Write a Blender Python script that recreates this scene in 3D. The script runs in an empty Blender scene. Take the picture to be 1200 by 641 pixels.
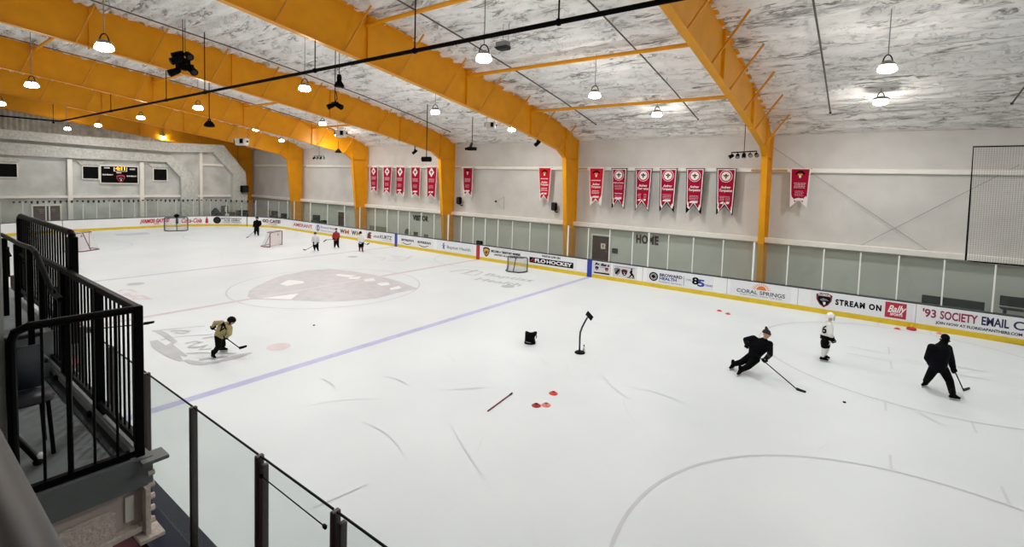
import bpy, bmesh, math, random
from mathutils import Vector, Matrix, noise
from mathutils.bvhtree import BVHTree
random.seed(7)
SC = bpy.context.scene
COL = SC.collection
PI = math.pi

# ------------------------------------------------------------------ camera model (1200 x 641)
CAM = Vector((21.983, -14.2557, 5.6185))
YAW, PITCH, ROLL, FPX, PY = -0.6327, -0.0574, 0.0303, 563.3787, -75.3465
_cy, _sy = math.cos(YAW), math.sin(YAW)
FW = Vector((_sy*math.cos(PITCH), _cy*math.cos(PITCH), math.sin(PITCH)))
_r = Vector((_cy, -_sy, 0)); _u = _r.cross(FW)
RT = _r*math.cos(ROLL) + _u*math.sin(ROLL)
UP = _u*math.cos(ROLL) - _r*math.sin(ROLL)

def ray(px, py): return FW + RT*((px-600)/FPX) - UP*((py-320.5-PY)/FPX)
def pX(px, py, x): d = ray(px, py); return CAM + d*((x-CAM.x)/d.x)
def pY(px, py, y): d = ray(px, py); return CAM + d*((y-CAM.y)/d.y)
def pZ(px, py, z=0.0): d = ray(px, py); return CAM + d*((z-CAM.z)/d.z)
def pD(px, py, dep): return CAM + ray(px, py)*dep
def depth(P): return (Vector(P)-CAM).dot(FW)
def interp(x, pts):
    if x <= pts[0][0]: return pts[0][1]
    for (a, fa), (b, fb) in zip(pts, pts[1:]):
        if x <= b: return fa + (fb-fa)*(x-a)/(b-a)
    return pts[-1][1]
CEIL = [(-21, 13.2), (-15, 13.3), (-12, 13.3), (-8, 12.85), (-3.1, 12.3), (1.56, 11.66), (5.2, 11.1), (10, 10.28), (14.2, 9.42), (15.2, 9.1), (15.9, 8.72), (16.4, 8.6)]
def ceil_z(y): return interp(y, CEIL)
def hit_ceil(px, py, off=0.0):
    d = ray(px, py); t = 1.0
    while t < 90:
        p = CAM + d*t
        if p.z > ceil_z(p.y)-off: return p
        t += .01
def below(px, py, top):           # point straight under `top` seen at the pixel
    d = ray(px, py); v = Vector((d.x, d.y)); w = Vector((top.x-CAM.x, top.y-CAM.y))
    return Vector((top.x, top.y, CAM.z + d.z*(w.dot(v)/v.dot(v))))

# ------------------------------------------------------------------ materials
def lin(h):
    h = h.lstrip('#'); o = []
    for i in (0, 2, 4):
        c = int(h[i:i+2], 16)/255
        o.append(c/12.92 if c <= .04045 else ((c+.055)/1.055)**2.4)
    return (*o, 1)
MATS = {}
def mat(name, col, rough=.6, metal=0, var=.0, scale=6, bump=0, emit=0, spec=.5, dist=.02, coord='Object'):
    if name in MATS: return MATS[name]
    m = bpy.data.materials.new(name); m.use_nodes = True; MATS[name] = m
    nt = m.node_tree; b = nt.nodes['Principled BSDF']
    c = lin(col)
    b.inputs['Base Color'].default_value = c; b.inputs['Roughness'].default_value = rough; b.inputs['Metallic'].default_value = metal
    b.inputs['Specular IOR Level'].default_value = spec
    if var or bump:
        tc = nt.nodes.new('ShaderNodeTexCoord'); n = nt.nodes.new('ShaderNodeTexNoise')
        n.inputs['Scale'].default_value = scale; n.inputs['Detail'].default_value = 5
        nt.links.new(tc.outputs[coord], n.inputs['Vector'])
        if var:
            r = nt.nodes.new('ShaderNodeValToRGB')
            r.color_ramp.elements[0].position = .3; r.color_ramp.elements[1].position = .7
            r.color_ramp.elements[0].color = tuple(max(0, x*(1-var)) for x in c[:3])+(1,)
            r.color_ramp.elements[1].color = tuple(min(1, x*(1+var)) for x in c[:3])+(1,)
            nt.links.new(n.outputs['Fac'], r.inputs['Fac']); nt.links.new(r.outputs['Color'], b.inputs['Base Color'])
        if bump:
            bp = nt.nodes.new('ShaderNodeBump'); bp.inputs['Strength'].default_value = bump; bp.inputs['Distance'].default_value = dist
            nt.links.new(n.outputs['Fac'], bp.inputs['Height']); nt.links.new(bp.outputs['Normal'], b.inputs['Normal'])
    if emit:
        b.inputs['Emission Color'].default_value = c; b.inputs['Emission Strength'].default_value = emit
    return m
def glass_mat(name, tint, haze, hazecol):
    m = bpy.data.materials.new(name); m.use_nodes = True; MATS[name] = m; nt = m.node_tree; nt.nodes.clear()
    o = nt.nodes.new('ShaderNodeOutputMaterial'); t = nt.nodes.new('ShaderNodeBsdfTransparent'); t.inputs['Color'].default_value = lin(tint)
    d = nt.nodes.new('ShaderNodeBsdfDiffuse'); d.inputs['Color'].default_value = lin(hazecol)
    g = nt.nodes.new('ShaderNodeBsdfGlossy'); g.inputs['Roughness'].default_value = .04; g.inputs['Color'].default_value = (.9, .95, .93, 1)
    tc = nt.nodes.new('ShaderNodeTexCoord'); n = nt.nodes.new('ShaderNodeTexNoise'); n.inputs['Scale'].default_value = 3; n.inputs['Detail'].default_value = 6
    nt.links.new(tc.outputs['Object'], n.inputs['Vector'])
    mr = nt.nodes.new('ShaderNodeMapRange'); mr.inputs['To Min'].default_value = haze*.5; mr.inputs['To Max'].default_value = haze*1.5
    nt.links.new(n.outputs['Fac'], mr.inputs['Value'])
    a = nt.nodes.new('ShaderNodeMixShader'); nt.links.new(mr.outputs['Result'], a.inputs[0]); nt.links.new(t.outputs[0], a.inputs[1]); nt.links.new(d.outputs[0], a.inputs[2])
    lw = nt.nodes.new("ShaderNodeLayerWeight"); lw.inputs["Blend"].default_value = .5; pw_ = nt.nodes.new("ShaderNodeMath"); pw_.operation = "POWER"; pw_.inputs[1].default_value = 5; nt.links.new(lw.outputs["Facing"], pw_.inputs[0]); f = nt.nodes.new("ShaderNodeMapRange"); f.inputs["To Min"].default_value = .02; f.inputs["To Max"].default_value = .35; nt.links.new(pw_.outputs[0], f.inputs["Value"])
    b = nt.nodes.new('ShaderNodeMixShader'); nt.links.new(f.outputs[0], b.inputs[0]); nt.links.new(a.outputs[0], b.inputs[1]); nt.links.new(g.outputs[0], b.inputs[2])
    nt.links.new(b.outputs[0], o.inputs['Surface'])
    return m
def ice_mat():
    m = bpy.data.materials.new('ice'); m.use_nodes = True; nt = m.node_tree; b = nt.nodes['Principled BSDF']; L = nt.links.new
    tc = nt.nodes.new('ShaderNodeTexCoord')
    n1 = nt.nodes.new('ShaderNodeTexNoise'); n1.inputs['Scale'].default_value = .25; n1.inputs['Detail'].default_value = 6; L(tc.outputs['Object'], n1.inputs['Vector'])
    r1 = nt.nodes.new('ShaderNodeValToRGB'); r1.color_ramp.elements[0].color = lin('#d8dee1'); r1.color_ramp.elements[1].color = lin('#e1e6e8')
    r1.color_ramp.elements[0].position = .3; r1.color_ramp.elements[1].position = .7
    L(n1.outputs['Fac'], r1.inputs['Fac'])
    # fine skate scratches: stretched, rotated noise
    mix = r1.outputs['Color']; hs = None
    for ang, sc in ((.5, 1.0), (-.9, 1.3), (1.7, .8)):
        mp = nt.nodes.new('ShaderNodeMapping'); mp.inputs['Rotation'].default_value = (0, 0, ang); mp.inputs['Scale'].default_value = (.35*sc, 9*sc, 1)
        L(tc.outputs['Object'], mp.inputs['Vector'])
        n = nt.nodes.new('ShaderNodeTexNoise'); n.inputs['Scale'].default_value = 1.6; n.inputs['Detail'].default_value = 3; L(mp.outputs['Vector'], n.inputs['Vector'])
        rr = nt.nodes.new('ShaderNodeMapRange'); rr.inputs['From Min'].default_value = .64; rr.inputs['From Max'].default_value = .78; rr.inputs['To Max'].default_value = .22; L(n.outputs['Fac'], rr.inputs['Value'])
        mx = nt.nodes.new('ShaderNodeMix'); mx.data_type = 'RGBA'; L(rr.outputs['Result'], mx.inputs[0]); L(mix, mx.inputs[6]); mx.inputs[7].default_value = lin('#d2d6d9'); mix = mx.outputs[2]
        hs = n
    L(mix, b.inputs['Base Color'])
    b.inputs['Roughness'].default_value = .42; b.inputs['Specular IOR Level'].default_value = .3
    bp = nt.nodes.new('ShaderNodeBump'); bp.inputs['Strength'].default_value = .12; bp.inputs['Distance'].default_value = .01; L(hs.outputs['Fac'], bp.inputs['Height']); L(bp.outputs['Normal'], b.inputs['Normal'])
    return m
def foam_mat():
    m = bpy.data.materials.new('spray_foam'); m.use_nodes = True; nt = m.node_tree; b = nt.nodes['Principled BSDF']; L = nt.links.new
    tc = nt.nodes.new('ShaderNodeTexCoord')
    def nz(sc, scale, det, rough=.6):
        mp = nt.nodes.new('ShaderNodeMapping'); mp.inputs['Scale'].default_value = sc; L(tc.outputs['Object'], mp.inputs['Vector'])
        n = nt.nodes.new('ShaderNodeTexNoise'); n.inputs['Scale'].default_value = scale; n.inputs['Detail'].default_value = det; n.inputs['Roughness'].default_value = rough; L(mp.outputs['Vector'], n.inputs['Vector']); return n.outputs['Fac']
    def mth(op, a, c):
        n = nt.nodes.new('ShaderNodeMath'); n.operation = op
        for k, v in enumerate((a, c)):
            if v is None: continue
            if isinstance(v, (int, float)): n.inputs[k].default_value = v
            else: L(v, n.inputs[k])
        return n.outputs[0]
    def rng(v, a, c, d=0, e=1):
        n = nt.nodes.new('ShaderNodeMapRange'); n.inputs['From Min'].default_value = a; n.inputs['From Max'].default_value = c; n.inputs['To Min'].default_value = d; n.inputs['To Max'].default_value = e; L(v, n.inputs['Value']); return n.outputs['Result']
    def dark_furrow(sc, scale, det, w, mask):                       # thin broken furrows between foam passes, their shadow and dirt painted dark
        c = rng(mth('ABSOLUTE', mth('SUBTRACT', nz(sc, scale, det), .5), None), 0, w, 1, 0)
        return mth('MULTIPLY', c, rng(nz(mask, 1, 2), .49, .64))
    c1 = dark_furrow((.16, 1.5, 1), 1.0, 5, .032, (.35, 1.2, 1)); c2 = dark_furrow((.7, 2.8, 1), 1.1, 6, .038, (.8, 1.6, 1)); c3 = dark_furrow((2.2, 4.5, 1), 1.0, 4, .035, (1.3, 2.0, 1))
    dk = mth('MAXIMUM', mth('MAXIMUM', c1, mth('MULTIPLY', c2, .85)), mth('MULTIPLY', c3, .5))
    base = nt.nodes.new('ShaderNodeMix'); base.data_type = 'RGBA'; L(rng(nz((.5, 1.4, 1), 1.2, 8, .65), .35, .65), base.inputs[0]); base.inputs[6].default_value = lin('#e9e8e6'); base.inputs[7].default_value = lin('#fbfaf8')
    mx = nt.nodes.new('ShaderNodeMix'); mx.data_type = 'RGBA'; L(dk, mx.inputs[0]); L(base.outputs[2], mx.inputs[6]); mx.inputs[7].default_value = lin('#75726c')
    L(mx.outputs[2], b.inputs['Base Color']); b.inputs['Roughness'].default_value = .9; b.inputs['Specular IOR Level'].default_value = .1
    h = mth('SUBTRACT', nz((.8, 2.4, 1), 1.5, 8, .66), mth('MULTIPLY', dk, .5))
    bp = nt.nodes.new('ShaderNodeBump'); bp.inputs['Strength'].default_value = .7; bp.inputs['Distance'].default_value = .1; L(h, bp.inputs['Height']); L(bp.outputs['Normal'], b.inputs['Normal'])
    return m
def wall_mat(name, col, dark):
    m = bpy.data.materials.new(name); m.use_nodes = True; nt = m.node_tree; b = nt.nodes['Principled BSDF']; L = nt.links.new
    tc = nt.nodes.new('ShaderNodeTexCoord'); n = nt.nodes.new('ShaderNodeTexNoise'); n.inputs['Scale'].default_value = .7; n.inputs['Detail'].default_value = 7; L(tc.outputs['Object'], n.inputs['Vector'])
    r = nt.nodes.new('ShaderNodeValToRGB'); r.color_ramp.elements[0].position = .3; r.color_ramp.elements[0].color = lin(dark); r.color_ramp.elements[1].position = .6; r.color_ramp.elements[1].color = lin(col)
    L(n.outputs['Fac'], r.inputs['Fac']); L(r.outputs['Color'], b.inputs['Base Color']); b.inputs['Roughness'].default_value = .75; b.inputs['Specular IOR Level'].default_value = .2
    n2 = nt.nodes.new('ShaderNodeTexNoise'); n2.inputs['Scale'].default_value = 25; L(tc.outputs['Object'], n2.inputs['Vector'])
    bp = nt.nodes.new('ShaderNodeBump'); bp.inputs['Strength'].default_value = .15; bp.inputs['Distance'].default_value = .01; L(n2.outputs['Fac'], bp.inputs['Height']); L(bp.outputs['Normal'], b.inputs['Normal'])
    return m
M_ICE, M_FOAM = ice_mat(), foam_mat()
M_WALL = wall_mat('painted_wall', '#d6d3cf', '#cbc8c4')
M_ENDWALL = wall_mat('foamed_end_wall', '#cdcfcc', '#b2b4b0')
M_ARCH = mat('foamed_arch', '#c4c5c0', .9, var=.16, scale=5, bump=.9, dist=.08)
M_CORR = mat('grey_corrugated', '#d0cec8', .7, var=.2, scale=2)
M_ORANGE = mat('orange_steel', '#e39a0a', .42, var=.06, scale=1.5, spec=.3)
M_ORANGE2 = mat('orange_rod', '#d08a18', .45)
M_WHITE = mat('board_white', '#eef0f2', .35, var=.015, scale=2)
M_PANEL = mat('advert_white', '#e6e8ec', .3)
M_YEL = mat('kick_yellow', '#dcbc1c', .4, var=.08, scale=4)
M_CAP = mat('cap_dark', '#3c4046', .4)
M_BLUE = mat('stripe_blue', '#20389c', .4)
M_RED = mat('stripe_red', '#b01c30', .4)
M_POST = mat('post_white', '#e8eae6', .35)
M_POSTDK = mat('post_bronze', '#4a4240', .35, metal=.6)
M_GLASS = glass_mat('rink_glass', '#eaf0ec', .02, '#b4c4bc')
M_GLASSN = glass_mat('near_rink_glass', '#f9fcfb', .035, '#d2dcd9')
M_TRIM = mat('trim_cream', '#edebe4', .6, var=.03, scale=2)
M_BLK = mat('black_paint', '#060607', .5, spec=.08)
M_BLKM = mat('black_matte', '#08080a', .8, spec=.08)
M_DGREY = mat('dark_grey', '#26282b', .6, spec=.2)
M_GREY = mat('mid_grey', '#7d8083', .5)
M_STEEL = mat('steel', '#9a9c9e', .35, metal=.8)
M_PIPE = mat('pipe_grey', '#54544f', .5, metal=.3)
M_DOOR = mat('door_maroon', '#4b2226', .5, var=.05)
M_PAPER = mat('paper_white', '#e9e7e2', .6)
M_LENS = mat('lamp_lens', '#fff8ee', .3, emit=112)
M_HOUS = mat('lamp_housing', '#8e8a84', .4, metal=.5)
M_BANR = mat('banner_maroon', '#a01234', .8, var=.04, scale=3, spec=.1)
M_BANR2 = mat('banner_red', '#bf1a2a', .8, var=.04, scale=3, spec=.1)
M_BANW = mat('banner_white', '#e8dfe0', .7)
M_TXTBLK = mat('ink_black', '#0a0a0d', .6, spec=.1)
M_TXTRED = mat('ink_red', '#b8203a', .5)
M_TXTNAVY = mat('ink_navy', '#1d2350', .5)
M_TXTBLUE = mat('ink_blue', '#2a4496', .5)
M_TXTGREY = mat('ink_grey', '#7a7d84', .5)
M_TXTORG = mat('ink_orange', '#d8792a', .5)
M_TXTGOLD = mat('ink_gold', '#c8a13a', .5)
M_TXTMAR = mat('ink_maroon', '#6a1a2c', .5)
M_TXTPUR = mat('ink_plum', '#8a2348', .5)
M_TXTWHT = mat('ink_white', '#f2f2f2', .5)
M_ICEBLUE = mat('ice_paint_blue', '#b9b9dc', .45, var=.1, scale=2)
M_ICERED = mat('ice_paint_red', '#cfbfc6', .45, var=.08, scale=2)
M_ICELINE = mat('ice_paint_thin', '#c8c9ce', .45, var=.05, scale=2)
M_ICEGREY = mat('ice_paint_grey', '#c6c5c9', .45, var=.09, scale=2)
M_ICEDARK = mat('ice_paint_dark', '#b6b9bb', .45, var=.08, scale=2)
M_ICERED2 = mat('ice_paint_pink', '#d9cacd', .45, var=.06, scale=2)
M_ICEWHT = mat('ice_paint_white', '#e9ecec', .45)
M_ICELIGHTBL = mat('ice_paint_crease', '#c4c9de', .45)
M_RUBBER = mat('red_floor', '#4c0f1c', .8, var=.1, scale=8)
M_NAVY = mat('navy_rail', '#11182e', .5, spec=.2)
M_CONC = mat('concrete', '#8e8f8c', .8, var=.1, scale=1)
M_STAIR = mat('stair_grey', '#767c7e', .75, var=.1, scale=9, bump=.2)
M_STONE = mat('fireproofed_steel', '#cabfb7', .9, var=.12, scale=38, bump=.8, dist=.015)
M_NEARWALL = mat('grey_column', '#a3a6a3', .7, var=.03)
M_NET = mat('net_white', '#e4e6e8', .7)
M_NETDK = mat('net_grey', '#8b8d92', .7)
M_GOALRED = mat('goal_red', '#74474c', .45)
M_GOALBLK = mat('goal_black', '#26262a', .45)
M_CONE = mat('cone_red', '#d8392f', .5)
M_CONEP = mat('cone_pink', '#e88a80', .5)
M_CONED = mat('cone_dark', '#a8202a', .5)
M_SKIN = mat('skin', '#c79a80', .55)
M_SCREEN = mat('screen_dark', '#0a0b0c', .5, spec=.06)

# ------------------------------------------------------------------ mesh builder
class MB:
    def __init__(s): s.bm = bmesh.new()
    def box(s, lo, hi, M=None):
        lo, hi = Vector(lo), Vector(hi); vs = []
        for z in (lo.z, hi.z):
            for x, y in ((lo.x, lo.y), (hi.x, lo.y), (hi.x, hi.y), (lo.x, hi.y)):
                p = Vector((x, y, z)); vs.append(s.bm.verts.new(M @ p if M else p))
        for f in ((3, 2, 1, 0), (4, 5, 6, 7), (0, 1, 5, 4), (1, 2, 6, 5), (2, 3, 7, 6), (3, 0, 4, 7)): s.bm.faces.new([vs[i] for i in f])
        return s
    def prism(s, pts, off):                # polygon (3D points) extruded by vector
        off = Vector(off); a = [s.bm.verts.new(Vector(p)) for p in pts]; b = [s.bm.verts.new(Vector(p)+off) for p in pts]
        s.bm.faces.new(a); s.bm.faces.new(b[::-1]); n = len(a)
        for i in range(n): s.bm.faces.new((a[i], b[i], b[(i+1) % n], a[(i+1) % n]))
        return s
    def poly(s, pts):
        s.bm.faces.new([s.bm.verts.new(Vector(p)) for p in pts]); return s
    def tube(s, pts, r, n=8, caps=True, closed=False):
        pts = [Vector(p) for p in pts]; rs = r if isinstance(r, (list, tuple)) else [r]*len(pts); rings = []; up = None; N = len(pts)
        for i, p in enumerate(pts):
            if closed: t = pts[(i+1) % N]-pts[i-1]
            else: t = pts[min(i+1, N-1)]-pts[max(i-1, 0)]
            t = t.normalized() if t.length > 1e-9 else Vector((0, 0, 1))
            if up is None: up = Vector((0, 0, 1)) if abs(t.z) < .9 else Vector((1, 0, 0))
            a = t.cross(up)
            if a.length < 1e-4: a = t.cross(Vector((0, 1, 0)))
            a.normalize(); b = t.cross(a).normalized(); up = -b if b.dot(up) < 0 else b
            b = up - t*up.dot(t); b.normalize(); a = t.cross(b)
            rings.append([s.bm.verts.new(p+(a*math.cos(2*PI*k/n)+b*math.sin(2*PI*k/n))*rs[i]) for k in range(n)])
        for i in range(N if closed else N-1):
            A, B = rings[i], rings[(i+1) % N]
            for k in range(n): s.bm.faces.new((A[k], A[(k+1) % n], B[(k+1) % n], B[k]))
        if caps and not closed:
            s.bm.faces.new(rings[0][::-1]); s.bm.faces.new(rings[-1])
        return s
    def lathe(s, prof, c=(0, 0, 0), n=20, M=None):   # prof: (radius, z)
        c = Vector(c); rings = []
        for r, z in prof:
            ring = []
            for k in range(n):
                p = Vector((r*math.cos(2*PI*k/n), r*math.sin(2*PI*k/n), z)); ring.append(s.bm.verts.new((M @ p if M else p)+c))
            rings.append(ring)
        for A, B in zip(rings, rings[1:]):
            for k in range(n): s.bm.faces.new((A[k], A[(k+1) % n], B[(k+1) % n], B[k]))
        s.bm.faces.new(rings[0][::-1]); s.bm.faces.new(rings[-1]); return s
    def ball(s, c, r, sub=2, sc=(1, 1, 1), M=None):
        T = Matrix.Translation(Vector(c)) @ (M.to_4x4() if M else Matrix()) @ Matrix.Diagonal((r*sc[0], r*sc[1], r*sc[2], 1))
        bmesh.ops.create_icosphere(s.bm, subdivisions=sub, radius=1, matrix=T); return s
    def capsule(s, p0, r0, p1, r1):
        t = bmesh.new()
        for p, r in ((p0, r0), (p1, r1)): bmesh.ops.create_icosphere(t, subdivisions=2, radius=r, matrix=Matrix.Translation(Vector(p)))
        h = bmesh.ops.convex_hull(t, input=t.verts)
        dead = [g for g in h['geom_interior']+h['geom_unused'] if isinstance(g, bmesh.types.BMVert)]
        bmesh.ops.delete(t, geom=list(set(dead)), context='VERTS')
        me = bpy.data.meshes.new('t'); t.to_mesh(me); t.free(); s.bm.from_mesh(me); bpy.data.meshes.remove(me); return s
    def bevel(s, w, seg=2):
        bmesh.ops.bevel(s.bm, geom=list(s.bm.edges), offset=w, segments=seg, affect='EDGES', clamp_overlap=True); return s
    def mesh(s, name, smooth=False, fix=True):
        if fix: bmesh.ops.recalc_face_normals(s.bm, faces=s.bm.faces)
        me = bpy.data.meshes.new(name); s.bm.to_mesh(me); s.bm.free()
        if smooth: me.polygons.foreach_set('use_smooth', [True]*len(me.polygons))
        return me
    def build(s, name, m, parent=None, smooth=False, fix=True): return link(name, s.mesh(name, smooth, fix), m, parent)
def wmat(o):
    M = Matrix.Translation(o.location) @ o.rotation_euler.to_matrix().to_4x4()
    return (wmat(o.parent) @ o.matrix_parent_inverse @ M) if o.parent else M
def link(name, me, m, parent=None):
    o = bpy.data.objects.new(name, me); COL.objects.link(o)
    if m: me.materials.append(m)
    if parent: o.parent = parent; o.matrix_parent_inverse = wmat(parent).inverted()
    return o
def tag(o, label=None, cat=None, group=None, kind=None):
    if label: o['label'] = label
    if cat: o['category'] = cat
    if group: o['group'] = group
    if kind: o['kind'] = kind
    return o
def thing(name, label, cat, loc=(0, 0, 0), group=None):
    o = bpy.data.objects.new(name, None); COL.objects.link(o); o.location = Vector(loc); o.empty_display_size = .1
    return tag(o, label, cat, group)
def struct(o): o['kind'] = 'structure'; return o
DG = None
def bake(o):                       # apply modifiers of an object
    dg = bpy.context.evaluated_depsgraph_get(); me = bpy.data.meshes.new_from_object(o.evaluated_get(dg)); old = o.data; o.modifiers.clear(); o.data = me
    if old.users == 0 and isinstance(old, bpy.types.Mesh): bpy.data.meshes.remove(old)
def text_mesh(s, size, bold=0, shear=0, depth_=.0, align='CENTER', squeeze=1, spacing=1):
    cu = bpy.data.curves.new('t', 'FONT'); cu.body = s; cu.size = size; cu.offset = bold; cu.shear = shear; cu.extrude = depth_; cu.align_x = align; cu.align_y = 'CENTER'; cu.resolution_u = 3; cu.space_character = spacing
    o = bpy.data.objects.new('t', cu); COL.objects.link(o)
    dg = bpy.context.evaluated_depsgraph_get(); me = bpy.data.meshes.new_from_object(o.evaluated_get(dg)); bpy.data.objects.remove(o); bpy.data.curves.remove(cu)
    me.materials.clear()
    if squeeze != 1: me.transform(Matrix.Diagonal((squeeze, 1, 1, 1)))
    return me
def text(name, s, size, frame, m, parent, bold=0, shear=0, align='CENTER', width=None, spacing=1, d=.002):
    me = text_mesh(s, size, bold, shear, d, align, 1, spacing)
    if width:
        xs = [v.co.x for v in me.vertices]; w = max(xs)-min(xs)
        if w > 0: me.transform(Matrix.Diagonal((width/w, 1, 1, 1)))
    me.transform(frame); return link(name, me, m, parent)
def frame(o, xdir, ydir):
    x = Vector(xdir).normalized(); y = Vector(ydir).normalized(); z = x.cross(y)
    return Matrix(((x.x, y.x, z.x, o[0]), (x.y, y.y, z.y, o[1]), (x.z, y.z, z.z, o[2]), (0, 0, 0, 1)))

# ------------------------------------------------------------------ the room shell
HW, HL, RAD = 11.8, 34.3, 8.5          # half width, half length of the ice, corner radius
WY, EX = 16.3, -37.0                   # far wall plane, end wall plane
def rink_outline(off=0, n=16):
    pts = []
    for cx, cy, a0 in ((HL-RAD, HW-RAD, 0), (-HL+RAD, HW-RAD, PI/2), (-HL+RAD, -HW+RAD, PI), (HL-RAD, -HW+RAD, 1.5*PI)):
        for k in range(n+1):
            a = a0+PI/2*k/n; pts.append((cx+(RAD+off)*math.cos(a), cy+(RAD+off)*math.sin(a)))
    return pts
def grid_plane(name, fn, nu, nv, m):
    me = bpy.data.meshes.new(name); v = [fn(i/nu, j/nv) for j in range(nv+1) for i in range(nu+1)]
    f = [(j*(nu+1)+i, j*(nu+1)+i+1, (j+1)*(nu+1)+i+1, (j+1)*(nu+1)+i) for j in range(nv) for i in range(nu)]
    me.from_pydata(v, [], f); me.polygons.foreach_set('use_smooth', [True]*len(f)); return link(name, me, m)
ice = struct(MB().prism([(x, y, -.05) for x, y in rink_outline()], (0, 0, .05)).build('floor_ice', M_ICE))
b = MB(); b.box((-47, -24, -.2), (46, 17, -.06)); struct(b.build('floor_concrete', M_CONC))
# far wall with lapped metal panels
wall_back = struct(MB().box((-46.5, WY, -.06), (46, WY+.25, 9.4)).build('wall_back', M_WALL))
struct(MB().box((45.8, -24, -.06), (46, WY, 13.6)).build('wall_right', M_WALL))
struct(MB().box((-46.5, -24.2, -.06), (46, -24, 13.6)).build('wall_front', M_WALL))
b = MB()                                # corrugated sheet far behind the end wall
pts = []
for k in range(200):
    y = -24+k*.2; pts.append((-46.4 if k % 2 else -46.3, y))
me = bpy.data.meshes.new('wall_corrugated'); v = [(x, y, -.06) for x, y in pts]+[(x, y, 13.5) for x, y in pts]; n = len(pts)
me.from_pydata(v, [], [(i, i+1, n+i+1, n+i) for i in range(n-1)]); w = struct(link('wall_left_corrugated', me, M_CORR)); w.modifiers.new('s', 'SOLIDIFY').thickness = .05; bake(w)
# sprayed-foam ceiling: real ridges along the purlins
def foam(u, v):
    x = -46.5+92.5*u; y = -24+40.4*v
    if y < -15: z = 13.3
    z = ceil_z(y)
    r = abs(noise.noise(Vector((x*.12, y*1.35, 3.1))))
    r2 = noise.noise(Vector((x*.7, y*2.6, 9.7))); r3 = noise.noise(Vector((x*1.9, y*4.4, 1.7)))
    q = (y/.82 + .5*noise.noise(Vector((x*.13, y*.2, 0)))+.12*noise.noise(Vector((x*.9, y, 4)))) % 1; rib = (q/.75 if q < .75 else (1-q)/.25)*2-1
    k = 1.0 if y < 15 else max(.1, (16.4-y)/1.4)
    f1 = abs(noise.noise(Vector((x*.16+.6*noise.noise(Vector((x*.5, y*.4, 5))), y*1.15, 22)))); f2 = abs(noise.noise(Vector((x*.6, y*2.3, 31))))
    z += k*(.2*max(0, 1-f1/.06) + .12*max(0, 1-f2/.07))
    return (x, y, z + k*(-.08*r + .05*r2 + .035*r3 + .055*rib) + .03)
ceiling = struct(grid_plane('ceiling', foam, 520, 500, M_FOAM))

# end wall (foam covered) with two arched ribs in front of it
def X6(px, py): p = pX(px, py, EX); return (p.y, p.z)
top = [(-20, X6(0, 151)[1]+.25), X6(0, 151), X6(100, 160), X6(200, 167), X6(262, 170), X6(288, 202), X6(290, 235)]
poly = [(EX, -22, -.06), (EX, -22, top[0][1])] + [(EX, y, z) for y, z in top] + [(EX, top[-1][0], -.06)]
struct(MB().prism(poly, (-.3, 0, 0)).build('wall_left', M_ENDWALL))
def arch(name, X, outer, inner, depth_):
    o = [pX(px, py, X) for px, py in outer]; i = [pX(px, py, X) for px, py in inner]
    o = [Vector((X, -22, o[0].z+.2))]+o+[Vector((X, o[-1].y, 0))]; i = [Vector((X, -22, i[0].z+.2))]+i+[Vector((X, i[-1].y, 0))]
    b = MB()
    for k in range(len(o)-1):
        b.prism([o[k], o[k+1], i[k+1], i[k]], (EX-X, 0, 0))
    return struct(b.build(name, M_ARCH))
arch('trim_1', EX+.75, [(0, 151), (100, 160), (200, 167), (262, 170), (287.5, 203), (290, 236)], [(0, 162), (100, 170), (200, 178), (250, 178.5), (274, 205), (273, 236)], .75)
arch('trim_2', EX+.5, [(0, 166), (100, 174), (201, 182), (228, 206), (233, 236)], [(0, 181), (100, 186), (195, 190), (212, 208), (213, 236)], .5)
for k, (px, y0, y1, wd) in enumerate(((81.5, 186, 258, .17), (166, 190, 262, .17), (235.5, 178, 262, .14))):   # white downpipe-like posts
    a = pX(px, y0, EX+.25); struct(MB().box((EX, a.y-wd, 0), (EX+.3, a.y+wd, a.z)).bevel(.02, 1).build('trim_%d' % (3+k), M_TRIM))
for k, (py0, py1, y0, y1) in enumerate(((229, 231.5, -7.5, 13), (184.5, 186, 6, 12))):
    z0 = pX(140, py1, EX+.2).z if k == 0 else pX(240, 194, EX+.2).z
    struct(MB().box((EX, y0 if k == 0 else 8, z0), (EX+.25, y1 if k == 0 else 11.4, z0+.22)).build('trim_%d' % (6+k), M_TRIM))
# dark lobby windows high in the end wall
for k, (x0, y0, x1, y1) in enumerate(((0, 191.5, 20, 207.5), (97, 195, 115.5, 209.5), (180, 198, 195.5, 211.5))):
    a, c = pX(x0, y0, EX+.12), pX(x1, y1, EX+.12); a = Vector((EX, a.y - (.5 if k == 0 else 0), a.z))
    w = struct(MB().box((EX+.02, a.y, c.z), (EX+.08, c.y, a.z)).build('window_%d' % (k+1), M_SCREEN))
    f = MB(); t = .07
    for lo, hi in (((a.y-t, c.z-t), (c.y+t, c.z)), ((a.y-t, a.z), (c.y+t, a.z+t)), ((a.y-t, c.z), (a.y, a.z)), ((c.y, c.z), (c.y+t, a.z))):
        f.box((EX, lo[0], lo[1]), (EX+.16, hi[0], hi[1]))
    struct(f.build('window_frame', M_TRIM, w))
    g = MB(); g.prism([(EX, a.y-.5, a.z+.55), (EX, c.y+.5, a.z+.55), (EX, c.y+.1, a.z+.14), (EX, a.y-.1, a.z+.14)], (.18, 0, 0)); struct(g.build('window_lintel', M_ARCH, w))
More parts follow.
